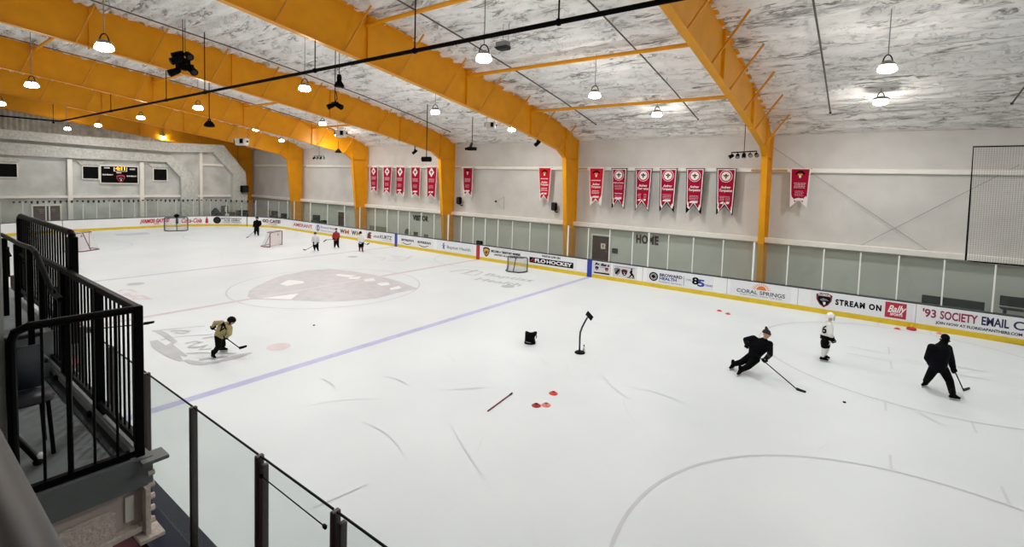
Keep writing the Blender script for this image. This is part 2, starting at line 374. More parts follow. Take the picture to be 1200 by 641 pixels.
# far wall: girt, ledge
gz = pY(700, 195.5, WY-.2).z
struct(MB().box((-42, WY-.2, gz-.25), (44, WY, gz)).bevel(.03, 1).build('trim_8', M_TRIM))
lz = pY(700, 262, WY-.4).z
struct(MB().box((-42, WY-.4, lz-.3), (44, WY, lz)).bevel(.03, 1).build('trim_9', M_TRIM))
# doors
def door(name, a, c, m=M_DOOR, sign=None):
    d = struct(MB().box((a.x, WY-.05, 0), (c.x, WY, a.z)).build(name, m))
    f = MB(); t = .1
    f.box((a.x-t, WY-.09, 0), (a.x, WY, a.z+t)); f.box((c.x, WY-.09, 0), (c.x+t, WY, a.z+t)); f.box((a.x, WY-.09, a.z), (c.x, WY, a.z+t)); struct(f.build('door_frame', M_TRIM, d))
    h = MB().tube([(c.x-.12, WY-.05, 1.0), (c.x-.12, WY-.12, 1.0), (c.x-.24, WY-.12, 1.0)], .018); struct(h.build('door_handle', M_STEEL, d))
    return d
d1 = door('door_1', pY(695, 275.5, WY), pY(714.6, 277.5, WY))
s0, s1 = pY(704.2, 285, WY-.05), pY(709.3, 292, WY-.05)
sg = MB().box((s0.x, WY-.065, s1.z), (s1.x, WY-.05, s0.z)).build('door_sign', M_PAPER, d1); struct(sg)
cx, cz = (s0.x+s1.x)/2, (s0.z+s1.z)/2
struct(MB().box((cx-.05, WY-.07, cz-.03), (cx+.05, WY-.063, cz+.1)).box((cx-.02, WY-.07, cz-.1), (cx+.02, WY-.063, cz-.02)).build('door_sign_mark', M_TXTRED, sg))
door('door_2', pY(397, 248, WY), pY(405.3, 249, WY))
a, c = pX(38.5, 241.5, EX), pX(70, 241.5, EX)
d3 = struct(MB().box((EX, a.y, 0), (EX+.06, c.y, a.z)).build('door_3', M_DOOR)); mid = a.y+(c.y-a.y)*.6
f = MB(); f.box((EX, a.y-.12, 0), (EX+.1, a.y, a.z+.12)); f.box((EX, c.y, 0), (EX+.1, c.y+.12, a.z+.12)); f.box((EX, a.y, a.z), (EX+.1, c.y, a.z+.12)); f.box((EX, mid-.05, 0), (EX+.1, mid+.05, a.z)); struct(f.build('door_frame', M_TRIM, d3))
f = MB()
for y0, y1 in ((a.y+.3, mid-.3), (mid+.15, c.y-.25)):
    for q in range(3): f.box((EX+.06, y0+.06*q, a.z-.35-.14*q), (EX+.068, y1-.06*q, a.z-.3-.14*q))
struct(f.build('door_lettering', M_TXTGREY, d3))
# wall words HOME / VISITOR
def wall_word(s, p0, p1, z, h):
    w = p1-p0
    o = text('wall_lettering', s, h, frame(((p0+p1)/2, WY-.02, z), (1, 0, 0), (0, 0, 1)), mat('letter_maroon', '#3c0f16', .6), None, bold=.035, width=w, d=.012, spacing=1.12)
    return o
h0, h1 = pY(745.5, 280, WY), pY(771.5, 283, WY)
tag(wall_word('HOME', h0.x, h1.x, (h0.z+h1.z)/2, .74), 'maroon block letters HOME on the white wall beside the dark door', 'sign')
h0, h1 = pY(484, 255, WY), pY(502, 257, WY)
tag(wall_word('VISITOR', h0.x, h1.x, (h0.z+h1.z)/2, .62), 'maroon block letters VISITOR on the white wall', 'sign')

# ------------------------------------------------------------------ ice markings
def ice_poly(name, pts, m, z=.003, lvl=0): return struct(MB().poly([(p[0], p[1], z+.0012*lvl) for p in pts]).build(name, m, ice))
def ribbon(pts, w):
    L_, R_ = [], []
    for i, p in enumerate(pts):
        a, c = Vector(pts[max(i-1, 0)][:2]), Vector(pts[min(i+1, len(pts)-1)][:2]); t = (c-a).normalized(); n = Vector((-t.y, t.x))
        ww = w if not isinstance(w, (list, tuple)) else w[i]
        L_.append(Vector(p[:2])+n*ww/2); R_.append(Vector(p[:2])-n*ww/2)
    return L_, R_
def ice_stroke(name, strokes, m, z=.004):
    b = MB()
    for si, (pts, w) in enumerate(strokes):
        z += .0007; L_, R_ = ribbon(pts, w); vl = [b.bm.verts.new((p.x, p.y, z)) for p in L_]; vr = [b.bm.verts.new((p.x, p.y, z)) for p in R_]
        for i in range(len(pts)-1): b.bm.faces.new((vl[i], vl[i+1], vr[i+1], vr[i]))
    return struct(b.build(name, m, ice))
def ring(cx, cy, r, w, a0=0, a1=2*PI, n=72): return [(cx+r*math.cos(a0+(a1-a0)*k/n), cy+r*math.sin(a0+(a1-a0)*k/n)) for k in range(n+1)]
BX = 8.82
for sx in (-1, 1):
    ice_poly('painted_line', [(sx*BX-.15, -HW), (sx*BX+.15, -HW), (sx*BX+.15, HW), (sx*BX-.15, HW)], M_ICEBLUE if sx > 0 else mat('ice_paint_faded_blue', '#c5c3d0', .45, var=.06, scale=2))
ice_poly('painted_line', [(-.13, -HW), (.13, -HW), (.13, HW), (-.13, HW)], M_ICERED)
for sx in (-1, 1):
    ice_poly('painted_line', [(sx*30.6-.03, -HW+.8), (sx*30.6+.03, -HW+.8), (sx*30.6+.03, HW-.8), (sx*30.6-.03, HW-.8)], M_ICELINE)
ice_stroke('painted_circle', [(ring(0, 0, 4.57, .06), .07)], M_ICELINE)
for cx in (-23.58, 23.58):
    for cy in (-6.49, 6.49):
        ice_stroke('painted_circle', [(ring(cx, cy, 4.57, .06), .06)], M_ICELINE)
        st = []
        for sx in (-1, 1):
            for sy in (-1, 1):
                st.append(([(cx+sx*.6, cy+sy*.45), (cx+sx*1.8, cy+sy*.45)], .05)); st.append(([(cx+sx*.6, cy+sy*.45), (cx+sx*.6, cy+sy*1.35)], .05))
            for q in (-.85, .85): st.append(([(cx+q, cy+sx*4.57), (cx+q, cy+sx*5.2)], .05))
        ice_stroke('painted_marks', st, mat('ice_paint_faint', '#d0d2d6', .45)); ice_poly('painted_dot', ring(cx, cy, .3, 0, n=24)[:-1], mat('ice_paint_ghost', '#dadcdf', .45))
for cx in (-6.83, 6.83):
    for cy in (-6.25, 6.25): ice_poly('painted_dot', ring(cx, cy, .36, 0, n=24)[:-1], M_ICERED2 if (cx > 0 and cy < 0) else M_ICEDARK, lvl=1)
ice_stroke('painted_arc', [(ring(0, HW, 3.05, .05, PI, 2*PI, 40), .06)], M_ICELINE)
ice_poly('painted_crease', [(-30.6, -1.2)]+[(-30.6+1.83*math.cos(a), 1.83*math.sin(a)) for a in [(-.72+1.44*k/12) for k in range(13)]]+[(-30.6, 1.2)], M_ICELIGHTBL, lvl=1)
I = lambda *pp: [pZ(x, y, 0)[:2] for x, y in pp]
# faded crest at centre ice
ice_poly('painted_crest', I((290, 347.5), (292, 341), (303, 334), (327, 324), (357, 317.5), (385, 315), (412, 317.5), (440, 322.5), (465, 329), (490.5, 338.4), (466, 343), (440, 350), (400, 353), (380, 353.4), (340, 352), (297, 351)), M_ICEGREY, lvl=1)
for q in (((306, 349.5), (350, 344), (341, 351)), ((328, 333), (338, 328), (355, 329.5), (357, 332), (346, 333), (337, 335)), ((396, 321), (417, 323), (410, 325), (393, 323)),
          ((410, 325), (424, 324), (420, 327), (408, 327)), ((441, 332), (455, 331), (457, 334), (446, 335)), ((456, 338), (468, 335), (470, 338), (458, 340)), ((425, 327), (438, 326), (440, 329), (428, 330))):
    ice_poly('painted_crest_patch', I(*q), M_ICEWHT, lvl=2)
ice_poly('painted_crest_line', [(-.11, -3.6), (.11, -3.6), (.11, 3.4), (-.11, 3.4)], mat('ice_paint_crest_line', '#d6ced2', .45), lvl=3)
# grey script lettering near the tan skater
def S(*pp): return I(*[(150+x/5.99, 340+y/5.99) for x, y in pp])
ice_stroke('painted_script', [(S((180, 285), (240, 280), (300, 275), (420, 262), (540, 253)), .07), (S((230, 352), (300, 335), (420, 322), (590, 312)), .08), (S((410, 445), (520, 440), (640, 442), (760, 445)), .09),
    (S((180, 355), (210, 390), (270, 430), (330, 470), (375, 498)), [.2, .34, .36, .26, .1]), (S((400, 490), (450, 508), (520, 520), (600, 510), (700, 485), (790, 460), (870, 440)), [.1, .2, .22, .2, .26, .3, .08]),
    (S((175, 285), (215, 290), (255, 310), (300, 345), (330, 365), (290, 385), (330, 420), (380, 455), (410, 465)), [.12, .2, .2, .18, .16, .18, .2, .16, .08]),
    (S((300, 290), (360, 285), (430, 290), (400, 305), (330, 300)), .12), (S((405, 375), (470, 360), (520, 368), (470, 378), (430, 395), (500, 400), (560, 385)), .11),
    (S((420, 400), (470, 405), (540, 398), (500, 420), (585, 412)), .1), (S((525, 340), (570, 332), (620, 326)), .1), (S((500, 490), (560, 480), (640, 470), (700, 465)), .16)], M_ICEDARK)
def S2(*pp): return I(*[(60+x/5.99, 260+y/5.99) for x, y in pp])
ice_stroke('painted_letters', [(S2((470, 490), (500, 475), (550, 475), (600, 497), (540, 500)), .16), (S2((500, 510), (560, 520), (640, 520)), .18), (S2((560, 545), (640, 540), (700, 546)), .16), (S2((520, 500), (600, 540)), .14), (S2((640, 520), (700, 545)), .14)], M_ICERED2)
ice_stroke('painted_letters', [(I((437, 301), (452, 302), (447, 305)), .16), (I((458, 300), (478, 302), (483, 300)), .22), (I((462, 302.5), (474, 305), (480, 302)), .18), (I((455, 305.5), (474, 306)), .2)], M_ICERED2, z=.005)
text('painted_text', 'Baptist', 1.0, frame((*pZ(596, 325.3)[:2], .004), (1, .12, 0), (-.12, 1, 0)), M_ICEDARK, ice, bold=.02, width=3.2, d=0)['kind'] = 'structure'
text('painted_text', 'Health', 1.0, frame((*pZ(584, 330.5)[:2], .004), (1, .12, 0), (-.12, 1, 0)), M_ICEDARK, ice, bold=.02, width=2.9, d=0)['kind'] = 'structure'
ice_stroke('painted_emblem', [(I((527, 318.5), (545, 316), (566, 319), (556, 323), (540, 320)), .14), (I((545, 320), (560, 316.5)), .2)], M_ICEDARK)
# loose skate scrapes
st = []
for k in range(34):
    x, y = random.uniform(10, 28), random.uniform(-10, 11); a = random.uniform(0, PI); L0 = random.uniform(.5, 2.2); cv = random.uniform(-.5, .5)
    st.append(([(x+math.cos(a+cv*q)*L0*q, y+math.sin(a+cv*q)*L0*q) for q in (0, .25, .5, .75, 1)], [.008, .03, .035, .03, .008]))
ice_stroke('skate_scrapes', st, mat('ice_scrape', '#dadee1', .6), z=.0025)['kind'] = 'stuff'

# ------------------------------------------------------------------ dasher boards
BH = 1.08
def band(name, path, z0, z1, d0, d1, m, parent, closed=False):
    """strip with thickness along a 2D path of (point, outward normal)"""
    b = MB(); rings = []
    for (x, y), (nx, ny) in path:
        rings.append([b.bm.verts.new((x+nx*d, y+ny*d, z)) for d, z in ((d0, z0), (d1, z0), (d1, z1), (d0, z1))])
    for A, B in zip(rings, rings[1:]):
        for k in range(4): b.bm.faces.new((A[k], A[(k+1) % 4], B[(k+1) % 4], B[k]))
    b.bm.faces.new(rings[0]); b.bm.faces.new(rings[-1][::-1]); return b.build(name, m, parent)
def straight(x0, x1, y, ny, n=2): return [((x0+(x1-x0)*k/(n-1), y), (0, ny)) for k in range(n)]
def arc(cx, cy, a0, a1, n=16): return [((cx+RAD*math.cos(a0+(a1-a0)*k/n), cy+RAD*math.sin(a0+(a1-a0)*k/n)), (math.cos(a0+(a1-a0)*k/n), math.sin(a0+(a1-a0)*k/n))) for k in range(n+1)]
XC, YC = HL-RAD, HW-RAD
P_FAR = straight(-XC, HL-6, HW, 1)
P_END = arc(-XC, YC, PI/2, PI) + [((-HL, -YC), (-1, 0))] + arc(-XC, -YC, PI, 1.5*PI)[1:]
P_NEAR = straight(-XC, HL-6, -HW, -1)
boards = {}
for key, path, lab in (('far', P_FAR, 'long white rink boards covered in adverts along the far wall'), ('end', P_END, 'curved white rink boards round the end with the scoreboard'), ('near', P_NEAR, 'rink boards below the clear glass next to the stairs')):
    r = thing('dasher_boards', lab, 'rink boards', (*path[0][0], 0)); boards[key] = r
    band('board_face', path, .22, BH-.05, 0, .1, M_WHITE, r)
    band('kick_plate', path, 0, .22, -.012, .1, M_YEL, r)
    band('cap_rail', path, BH-.05, BH, -.01, .2 if key != 'near' else .49, M_CAP if key != 'near' else M_NAVY, r)
FB, EB = boards['far'], boards['end']
for x, m in ((-BX, M_BLUE), (0, M_RED), (BX, M_BLUE)):
    tag(MB().box((x-.16, HW-.016, .0), (x+.16, HW+.02, BH-.03)).build('painted_stripe', m, FB), {0: 'red stripe at the centre line'}.get(x, 'blue stripe at the blue line'))
# --- adverts on the far boards (text frames on the ice-facing side)
FY = HW-.004
def bx(px): # x on far boards from pixel column at about mid height
    y = interp(px, [(300, 258), (380, 268), (464, 281), (560, 296), (689, 314), (840, 333), (1000, 359), (1200, 386)])
    return pY(px, y, HW).x
def adv(x0, x1, z0=.26, z1=.99, m=M_PANEL, lab=None):
    o = MB().box((x0, FY-.004, z0), (x1, FY+.01, z1)).build('advert_panel', m, FB)
    if lab: o['label'] = lab
    return o
def ft(panel, s, px0, px1, zc, h, m, bold=.006, shear=0, spacing=1):
    x0, x1 = bx(px0), bx(px1); return text('lettering', s, h, frame(((x0+x1)/2, FY-.008, zc), (1, 0, 0), (0, 0, 1)), m, panel, bold=bold, shear=shear, width=x1-x0, spacing=spacing)
def fpoly(panel, name, pts, m, d=.012): return MB().prism([(x, FY-d, z) for x, z in pts], (0, .008, 0)).build(name, m, panel)
def circ(cx, cz, rx, rz, n=20): return [(cx+rx*math.cos(2*PI*k/n), cz+rz*math.sin(2*PI*k/n)) for k in range(n)]
def shield(cx, cz, w, h): return [(cx-w, cz+h*.75), (cx-w*.5, cz+h), (cx+w*.5, cz+h), (cx+w, cz+h*.75), (cx+w*.92, cz), (cx+w*.55, cz-h*.6), (cx, cz-h), (cx-w*.55, cz-h*.6), (cx-w*.92, cz)]
def cat_shield(panel, cx, cz, h, mouter=M_TXTMAR, add=fpoly):
    w = h*.95
    add(panel, 'crest', shield(cx, cz, w, h), mouter, .010)
    add(panel, 'crest_field', shield(cx, cz-.1*h, w*.78, h*.68), M_TXTBLK, .014)
    add(panel, 'crest_face', [(cx-w*.5, cz+h*.1), (cx-w*.1, cz+h*.3), (cx+w*.45, cz+h*.15), (cx+w*.6, cz-h*.05), (cx+w*.2, cz), (cx-w*.1, cz-h*.1), (cx-w*.4, cz-h*.08)], M_TXTGREY, .018)
    add(panel, 'crest_muzzle', [(cx-w*.15, cz-h*.25), (cx+w*.2, cz-h*.2), (cx+w*.22, cz-h*.5), (cx, cz-h*.66)], M_TXTWHT, .018)
    return w
# '93 SOCIETY
p = adv(bx(1078), 29.5, lab='advert with large maroon and navy words about an email club')
ft(p, "'93", 1081, 1097, .70, .46, M_TXTPUR, .012); ft(p, 'SOCIETY', 1101, 1145, .70, .46, M_TXTPUR, .013); ft(p, 'EMAIL', 1149.5, 1182, .70, .46, M_TXTNAVY, .013)
x0 = bx(1188); text('lettering', 'CLUB', .46, frame((x0+.55, FY-.008, .70), (1, 0, 0), (0, 0, 1)), M_TXTNAVY, p, bold=.008, width=1.15)
ft(p, 'JOIN NOW AT FLORIDAPANTHERS.COM', 1097, 1199, .38, .15, M_TXTBLK, .004)
# STREAM ON
p = adv(bx(950), bx(1070), lab='advert with a maroon crest and black words before a red tile'); xc = bx(965.5); cat_shield(p, xc, .63, .33)
text('lettering', 'FLORIDA', .14, frame((xc, FY-.02, .87), (1, 0, 0), (0, 0, 1)), M_TXTWHT, p, bold=.003, width=.46)
ft(p, 'STREAM ON', 979, 1033, .62, .34, M_TXTBLK, .018, 0, 1.25)
xa, xb = bx(1037), bx(1062); t = MB().box((xa, FY-.012, .30), (xb, FY, .96)); t.bevel(.05, 2); bt = t.build('red_tile', M_TXTRED, p)
text('lettering', 'Bally', .42, frame(((xa+xb)/2, FY-.022, .68), (1, .0, .06), (0, 0, 1)), M_TXTWHT, bt, bold=.008, shear=.4, width=.62)
text('lettering', 'SPORTS', .15, frame(((xa+xb)/2+.03, FY-.022, .45), (1, 0, 0), (0, 0, 1)), M_TXTWHT, bt, bold=.004, width=.42)
# CORAL SPRINGS
p = adv(bx(856), bx(927), lab='advert with an orange sun above thin black capitals'); ft(p, 'CORAL SPRINGS', 863.5, 920, .52, .26, M_TXTBLK, .002); ft(p, 'EVERYTHING UNDER THE SUN', 868, 916, .36, .09, M_TXTGREY, 0)
xs = bx(892); fpoly(p, 'sun_disc', [(xs-.22, .68)]+[(xs+.22*math.cos(a), .68+.2*math.sin(a)) for a in [PI-PI*k/10 for k in range(1, 10)]]+[(xs+.22, .68)], M_TXTORG)
b = MB()
for k in range(11):
    a = PI*(k+.5)/11; c, s = math.cos(a), math.sin(a); b.prism([(xs+c*.27-s*.022, FY-.012, .68+s*.24+c*.022), (xs+c*.44, FY-.012, .68+s*.36), (xs+c*.27+s*.022, FY-.012, .68+s*.24-c*.022)], (0, .008, 0))
b.build('sun_rays', M_TXTORG, p)
# BROWARD HEALTH + 85
p = adv(bx(758), bx(836), lab='advert with a wheel emblem, blue words and a large 85'); xc = bx(766)
fpoly(p, 'wheel_rim', circ(xc, .60, .25, .25), M_TXTBLK, .010); fpoly(p, 'wheel_gap', circ(xc, .60, .18, .18), M_TXTWHT, .013)
b = MB()
for k in range(6):
    a = PI*k/6; c, s = math.cos(a), math.sin(a); b.prism([(xc+c*.2-s*.02, FY-.018, .6+s*.2+c*.02), (xc+c*.2+s*.02, FY-.018, .6+s*.2-c*.02), (xc-c*.2+s*.02, FY-.018, .6-s*.2-c*.02), (xc-c*.2-s*.02, FY-.018, .6-s*.2+c*.02)], (0, .004, 0))
b.build('wheel_spokes', M_TXTBLK, p); fpoly(p, 'wheel_hub', circ(xc, .60, .06, .06), M_TXTBLK, .02)
ft(p, 'BROWARD', 773, 799.5, .74, .22, M_TXTNAVY, .008); ft(p, 'HEALTH', 773, 793, .55, .22, M_TXTBLUE, .009); ft(p, 'Pediatric Services', 772.5, 799, .37, .12, M_TXTGREY, .001)
xm = bx(801.5); fpoly(p, 'divider', [(xm-.01, .35), (xm+.01, .35), (xm+.01, .85), (xm-.01, .85)], M_TXTGREY)
ft(p, 'OVER', 803.5, 810, .68, .13, M_TXTGREY, .001); ft(p, '8', 811, 819, .66, .5, M_TXTBLK, .02); ft(p, '5', 817.5, 826, .58, .5, M_TXTBLUE, .02); ft(p, 'YEARS', 826, 835, .52, .13, M_TXTBLUE, .002, .2)
# two small posters
p = adv(bx(694.5), bx(715.8), .27, .98, mat('poster_grey', '#d4d2d6', .4), lab='small poster with a dark title and two crests')
ft(p, 'Panthers', 697, 714, .85, .2, M_TXTBLK, .016, .2); cat_shield(p, bx(699.5), .6, .12, M_TXTBLK); cat_shield(p, bx(711), .6, .12, M_TXTRED); ft(p, 'IceDen', 703, 709, .7, .1, M_TXTGREY, .002); fpoly(p, 'poster_band', [(bx(696), .30), (bx(714.5), .30), (bx(714), .39), (bx(696), .37)], M_TXTBLK)
p = adv(bx(718), bx(744.6), .27, .98, MATS['poster_grey'], lab='small poster with two shields and a skating figure')
fpoly(p, 'poster_band', [(bx(720), .86), (bx(743), .86), (bx(743), .89), (bx(720), .89)], M_TXTGREY); xc = bx(723.5); fpoly(p, 'league_shield', shield(xc, .58, .2, .22), M_TXTGREY, .010); fpoly(p, 'league_slash', [(xc-.16, .45), (xc-.05, .42), (xc+.16, .7), (xc+.05, .74)], M_TXTBLK, .014); cat_shield(p, bx(731.7), .57, .2)
xk = bx(739.7); fpoly(p, 'skating_figure', [(xk-.14, .36), (xk-.02, .52), (xk-.1, .62), (xk-.02, .78), (xk+.08, .76), (xk+.06, .62), (xk+.16, .5), (xk+.2, .36), (xk+.12, .36), (xk+.06, .48), (xk-.06, .36)], M_TXTBLK, .010); fpoly(p, 'skating_head', circ(xk+.02, .83, .05, .05), M_TXTBLK, .010); ft(p, 'LEARN TO PLAY', 735, 744, .32, .09, M_TXTBLK, .003)
# FLOHOCKEY
p = adv(bx(613), bx(676), lab='advert with white capitals on a black rounded bar'); ft(p, 'WATCH LIVE ON', 635, 656.5, .88, .17, M_TXTBLK, .008)
xa, xb = bx(620.5), bx(672); t = MB().box((xa, FY-.012, .36), (xb, FY, .72)); t.bevel(.05, 2); bt = t.build('black_bar', M_TXTBLK, p)
fpoly(bt, 'red_mark', [(bx(622.5), .42), (bx(626), .66), (bx(624.5), .66), (bx(621.8), .5)], M_TXTRED, .018); fpoly(bt, 'red_mark', [(bx(624.5), .44), (bx(626.5), .62), (bx(625.6), .42)], M_TXTRED, .018)
ft(bt, 'FLO', 627, 639.5, .54, .3, M_TXTWHT, .012).location.y = -.014; ft(bt, 'HOCKEY', 640.5, 670, .54, .3, M_TXTWHT, .01).location.y = -.014
# member advert
p = adv(bx(563), bx(612), lab='advert with a gold and black shield and two lines of capitals'); xc = bx(570); fpoly(p, 'crest', shield(xc, .62, .3, .34), M_TXTBLK, .010); fpoly(p, 'crest_field', shield(xc, .62, .22, .25), M_TXTGOLD, .013); fpoly(p, 'crest_face', [(xc-.14, .62), (xc, .72), (xc+.15, .64), (xc+.04, .52), (xc, .44)], M_TXTMAR, .017)
ft(p, 'FOR THE LOVE OF', 581, 603, .93, .07, M_TXTGREY, 0); ft(p, 'BECOME A TERRITORY MEMBER', 575.5, 610, .74, .2, M_TXTBLK, .01); ft(p, 'UNITED GLASS SEATS', 579, 606, .52, .16, M_TXTBLK, .006)
# Baptist Health, amazon
p = adv(bx(514), bx(555), lab='advert with a blue figure emblem and dark serif words'); xc = bx(520); fpoly(p, 'figure_head', circ(xc, .78, .07, .07), M_TXTBLUE); fpoly(p, 'figure_body', [(xc-.2, .68), (xc+.2, .68), (xc+.06, .6), (xc+.1, .36), (xc, .46), (xc-.1, .36), (xc-.06, .6)], M_TXTBLUE)
ft(p, 'Baptist Health', 524, 551.5, .58, .32, M_TXTNAVY, .0)
p = adv(bx(469), bx(507.5), lab='advert repeating one black word above curved arrows')
for a0, a1 in ((470.5, 485), (489.5, 505)):
    ft(p, 'amazon', a0, a1, .68, .34, M_TXTBLK, .008); xa, xb = bx(a0+1.5), bx(a1-3); b = MB(); n = 10; up_ = [(xa+(xb-xa)*k/n, .46-.11*math.sin(PI*k/n)) for k in range(n+1)]; lo = [(x, z-.05) for x, z in up_[::-1]]
    b.prism([(x, FY-.012, z) for x, z in up_+lo], (0, .008, 0)); b.build('smile_arrow', M_TXTBLK, p)
p = adv(bx(428.5), bx(461), lab='advert with a maroon blob emblem and grey words'); xc = bx(433); fpoly(p, 'emblem', [(xc-.3, .35), (xc-.26, .7), (xc-.05, .9), (xc+.3, .88), (xc+.12, .7), (xc+.32, .55), (xc+.12, .52), (xc+.3, .35)], M_TXTMAR); ft(p, 'club', 437.5, 444.5, .6, .3, M_TXTGREY, .01, .2); ft(p, 'KURTZ', 445.5, 459, .62, .42, M_TXTBLK, .006); ft(p, 'AUTO', 448, 459, .36, .1, M_TXTGREY, 0)
p = adv(bx(397.5), bx(424), lab='advert of repeated black and gold letters beside the red-jacketed skater')
for a0, a1, m2 in ((398.5, 404, M_TXTORG), (412, 417.5, M_TXTGOLD)): ft(p, 'W', a0, a1, .62, .5, M_TXTBLK, .02); ft(p, 'M', a1+.2, a1+5.2, .62, .5, m2, .02)
p = adv(bx(369), bx(394), lab='advert with a round blue emblem and pale blue words'); xc = bx(372.7); fpoly(p, 'wheel_rim', circ(xc, .62, .3, .3), M_TXTBLUE, .010); fpoly(p, 'wheel_gap', circ(xc, .62, .2, .2), M_TXTWHT, .013); fpoly(p, 'wheel_cross', [(xc-.08, .45), (xc+.08, .45), (xc+.08, .8), (xc-.08, .8)], M_TXTBLUE, .017)
ft(p, 'Broward Health', 376, 393, .74, .3, M_TXTBLUE, 0); ft(p, 'Pediatric Services', 376, 392, .42, .18, M_TXTGREY, 0)
p = adv(bx(342.5), bx(367), lab='advert of one word in thin red capitals'); ft(p, 'AMERANT', 344, 366, .62, .46, M_TXTRED, .008)

for px in (513, 745.8, 753, 852, 935, 1073):     # narrow joints between board panels
    x = bx(px); MB().box((x-.012, FY-.004, .0), (x+.012, HW+.01, BH-.05)).build('board_joint', mat('joint_grey', '#b6b9bd', .5), FB)
# --- adverts on the end boards (facing +X)
def at_end(px, py):                   # point on the straight end boards / corner arc
    p = pX(px, py, -HL+.01)
    if p.y <= YC: return Vector((-HL, p.y, 0)), Vector((0, 1, 0))
    d = ray(px, py); best = None
    for k in range(400):
        a = PI/2 + PI/2*k/400; q = Vector((-XC+RAD*math.cos(a), YC+RAD*math.sin(a), 0)); v = Vector((q.x-CAM.x, q.y-CAM.y)); e = abs(v.x*d.y-v.y*d.x)/v.length
        if best is None or e < best[0]: best = (e, q, Vector((math.sin(a), -math.cos(a), 0)))
    return best[1], best[2]
def et(panel, s, px0, px1, zc, h, m, bold=.006, shear=0):
    a, ta = at_end(px0, 258); c, tc = at_end(px1, 258); t = (c-a); w = t.length; t.normalize(); n = Vector((t.y, -t.x, 0)); o = (a+c)/2 + n*.05
    return text('lettering', s, h, frame((o.x, o.y, zc), t, (0, 0, 1)), m, panel, bold=bold, shear=shear, width=w)
def epoly(px, shape, m, name, d=.03):
    a, t = at_end(px, 258); n = Vector((t.y, -t.x, 0)); return MB().prism([(a+t*u+n*d+Vector((0, 0, z))) for u, z in shape], -n*.01).build(name, m, EB)
et(EB, '¡VAMOS GATOS!', 164, 198, .68, .5, M_TXTRED, .02, .25); et(EB, 'FLORIDAPANTHERS', 180, 186, .38, .12, M_TXTRED, .004)
et(EB, 'GO CATS!', 308, 329, .68, .44, mat('letter_maroon', '#3c0f16', .6), .014); et(EB, 'FLORIDAPANTHERS', 313, 325, .38, .1, M_TXTRED, 0)
et(EB, 'Coca-Cola', 212, 236, .6, .62, M_TXTRED, .012, .35)
bottle = [(-.11, .32), (.11, .32), (.13, .5), (.1, .62), (.12, .72), (.05, .84), (.045, .95), (-.045, .95), (-.05, .84), (-.12, .72), (-.1, .62), (-.13, .5)]
epoly(207.5, bottle, M_TXTBLK, 'bottle_mark'); epoly(242.3, bottle, M_TXTRED, 'bottle_mark')
epoly(254.5, [(.36*math.cos(2*PI*k/20), .63+.36*math.sin(2*PI*k/20)) for k in range(20)], M_TXTBLK, 'round_emblem'); epoly(254.5, [(.25*math.cos(2*PI*k/20), .63+.25*math.sin(2*PI*k/20)) for k in range(20)], M_DGREY, 'emblem_centre', .034)
et(EB, 'BAPTIST HEALTH', 259.5, 283, .80, .22, M_TXTBLK, .004); et(EB, 'ICE DEN', 263, 281, .60, .22, M_TXTGREY, .01); et(EB, 'CORAL SPRINGS', 260, 283, .4, .14, M_TXTGREY, .004)
epoly(289.5, [(-.03, 0), (.03, 0), (.03, 1.05), (-.03, 1.05)], M_DGREY, 'gate_gap')
a, t = at_end(73, 262); epoly(73, [(-.02, .1), (.02, .1), (.02, 1.05), (-.02, 1.05)], M_DGREY, 'gate_gap')

# ------------------------------------------------------------------ glass above the boards
def glass_run(root, path_pts, z1, mg, mp, pw=.05, bright=(), thick=.012, cap=False):
    """path_pts: list of (Vector2, normal). One pane between neighbours, one post at each."""
    for (a, na), (c, nc) in zip(path_pts, path_pts[1:]):
        a, c = Vector(a), Vector(c); t = (c-a).normalized(); n = Vector((-t.y, t.x)); g = t*(pw*.5+.004); A, C = a+g, c-g
        MB().prism([(A.x-n.x*thick/2, A.y-n.y*thick/2, BH+.01), (C.x-n.x*thick/2, C.y-n.y*thick/2, BH+.01), (C.x+n.x*thick/2, C.y+n.y*thick/2, BH+.01), (A.x+n.x*thick/2, A.y+n.y*thick/2, BH+.01)], (0, 0, z1-BH-.01)).build('glass_pane', mg, root)
        if cap: MB().tube([(A.x, A.y, z1+.006), (C.x, C.y, z1+.006)], .011, 6).build('pane_edge', M_BLK, root)
    for i, (a, na) in enumerate(path_pts):
        w = pw*(1.7 if i in bright else 1)
        MB().box((a[0]-w/2, a[1]-.04, BH), (a[0]+w/2, a[1]+.04, z1+.05 if i in bright else z1+.01)).bevel(.008, 1).build('post', mp, root)
GZ = 2.95; GY = HW+.1
pxs = [(345, 234), (364, 235), (384, 236), (404, 237), (422, 240), (440, 244), (454, 246), (467, 247), (480, 249), (494, 251), (509, 252), (525.6, 253), (541, 254.5), (555, 256), (569, 257), (584, 258), (601, 259.5), (621.5, 261), (643.5, 262), (666.3, 264.5), (690, 268), (715, 270), (742, 272), (760.9, 273), (784, 276), (813, 279), (847.5, 290), (884, 288), (924.3, 288.4), (966, 291.5), (1009, 295), (1054, 299), (1107.4, 303.4), (1167.3, 309.6)]
xs = [pY(px, py, GY).x for px, py in pxs]
xs = [-25.8+0*k for k in range(1)] + [x for x in xs if x > -25.3]
while xs[-1] < 29: xs.append(xs[-1]+1.5)
xs = sorted(xs); bright = {i for i, x in enumerate(xs) if min(abs(x-pY(q, 270, GY).x) for q in (525.6, 666.3, 760.9, 884)) < .2}
gf = thing('rink_glass', 'long row of clear glass panes with white posts on the far boards', 'rink glass', (xs[0], GY, BH))
glass_run(gf, [((x, GY), (0, 1)) for x in xs], GZ, M_GLASS, M_POST, .05, bright)
ge = thing('rink_glass', 'clear glass panes curving round the end boards below the scoreboard', 'rink glass', (-HL, 0, BH))
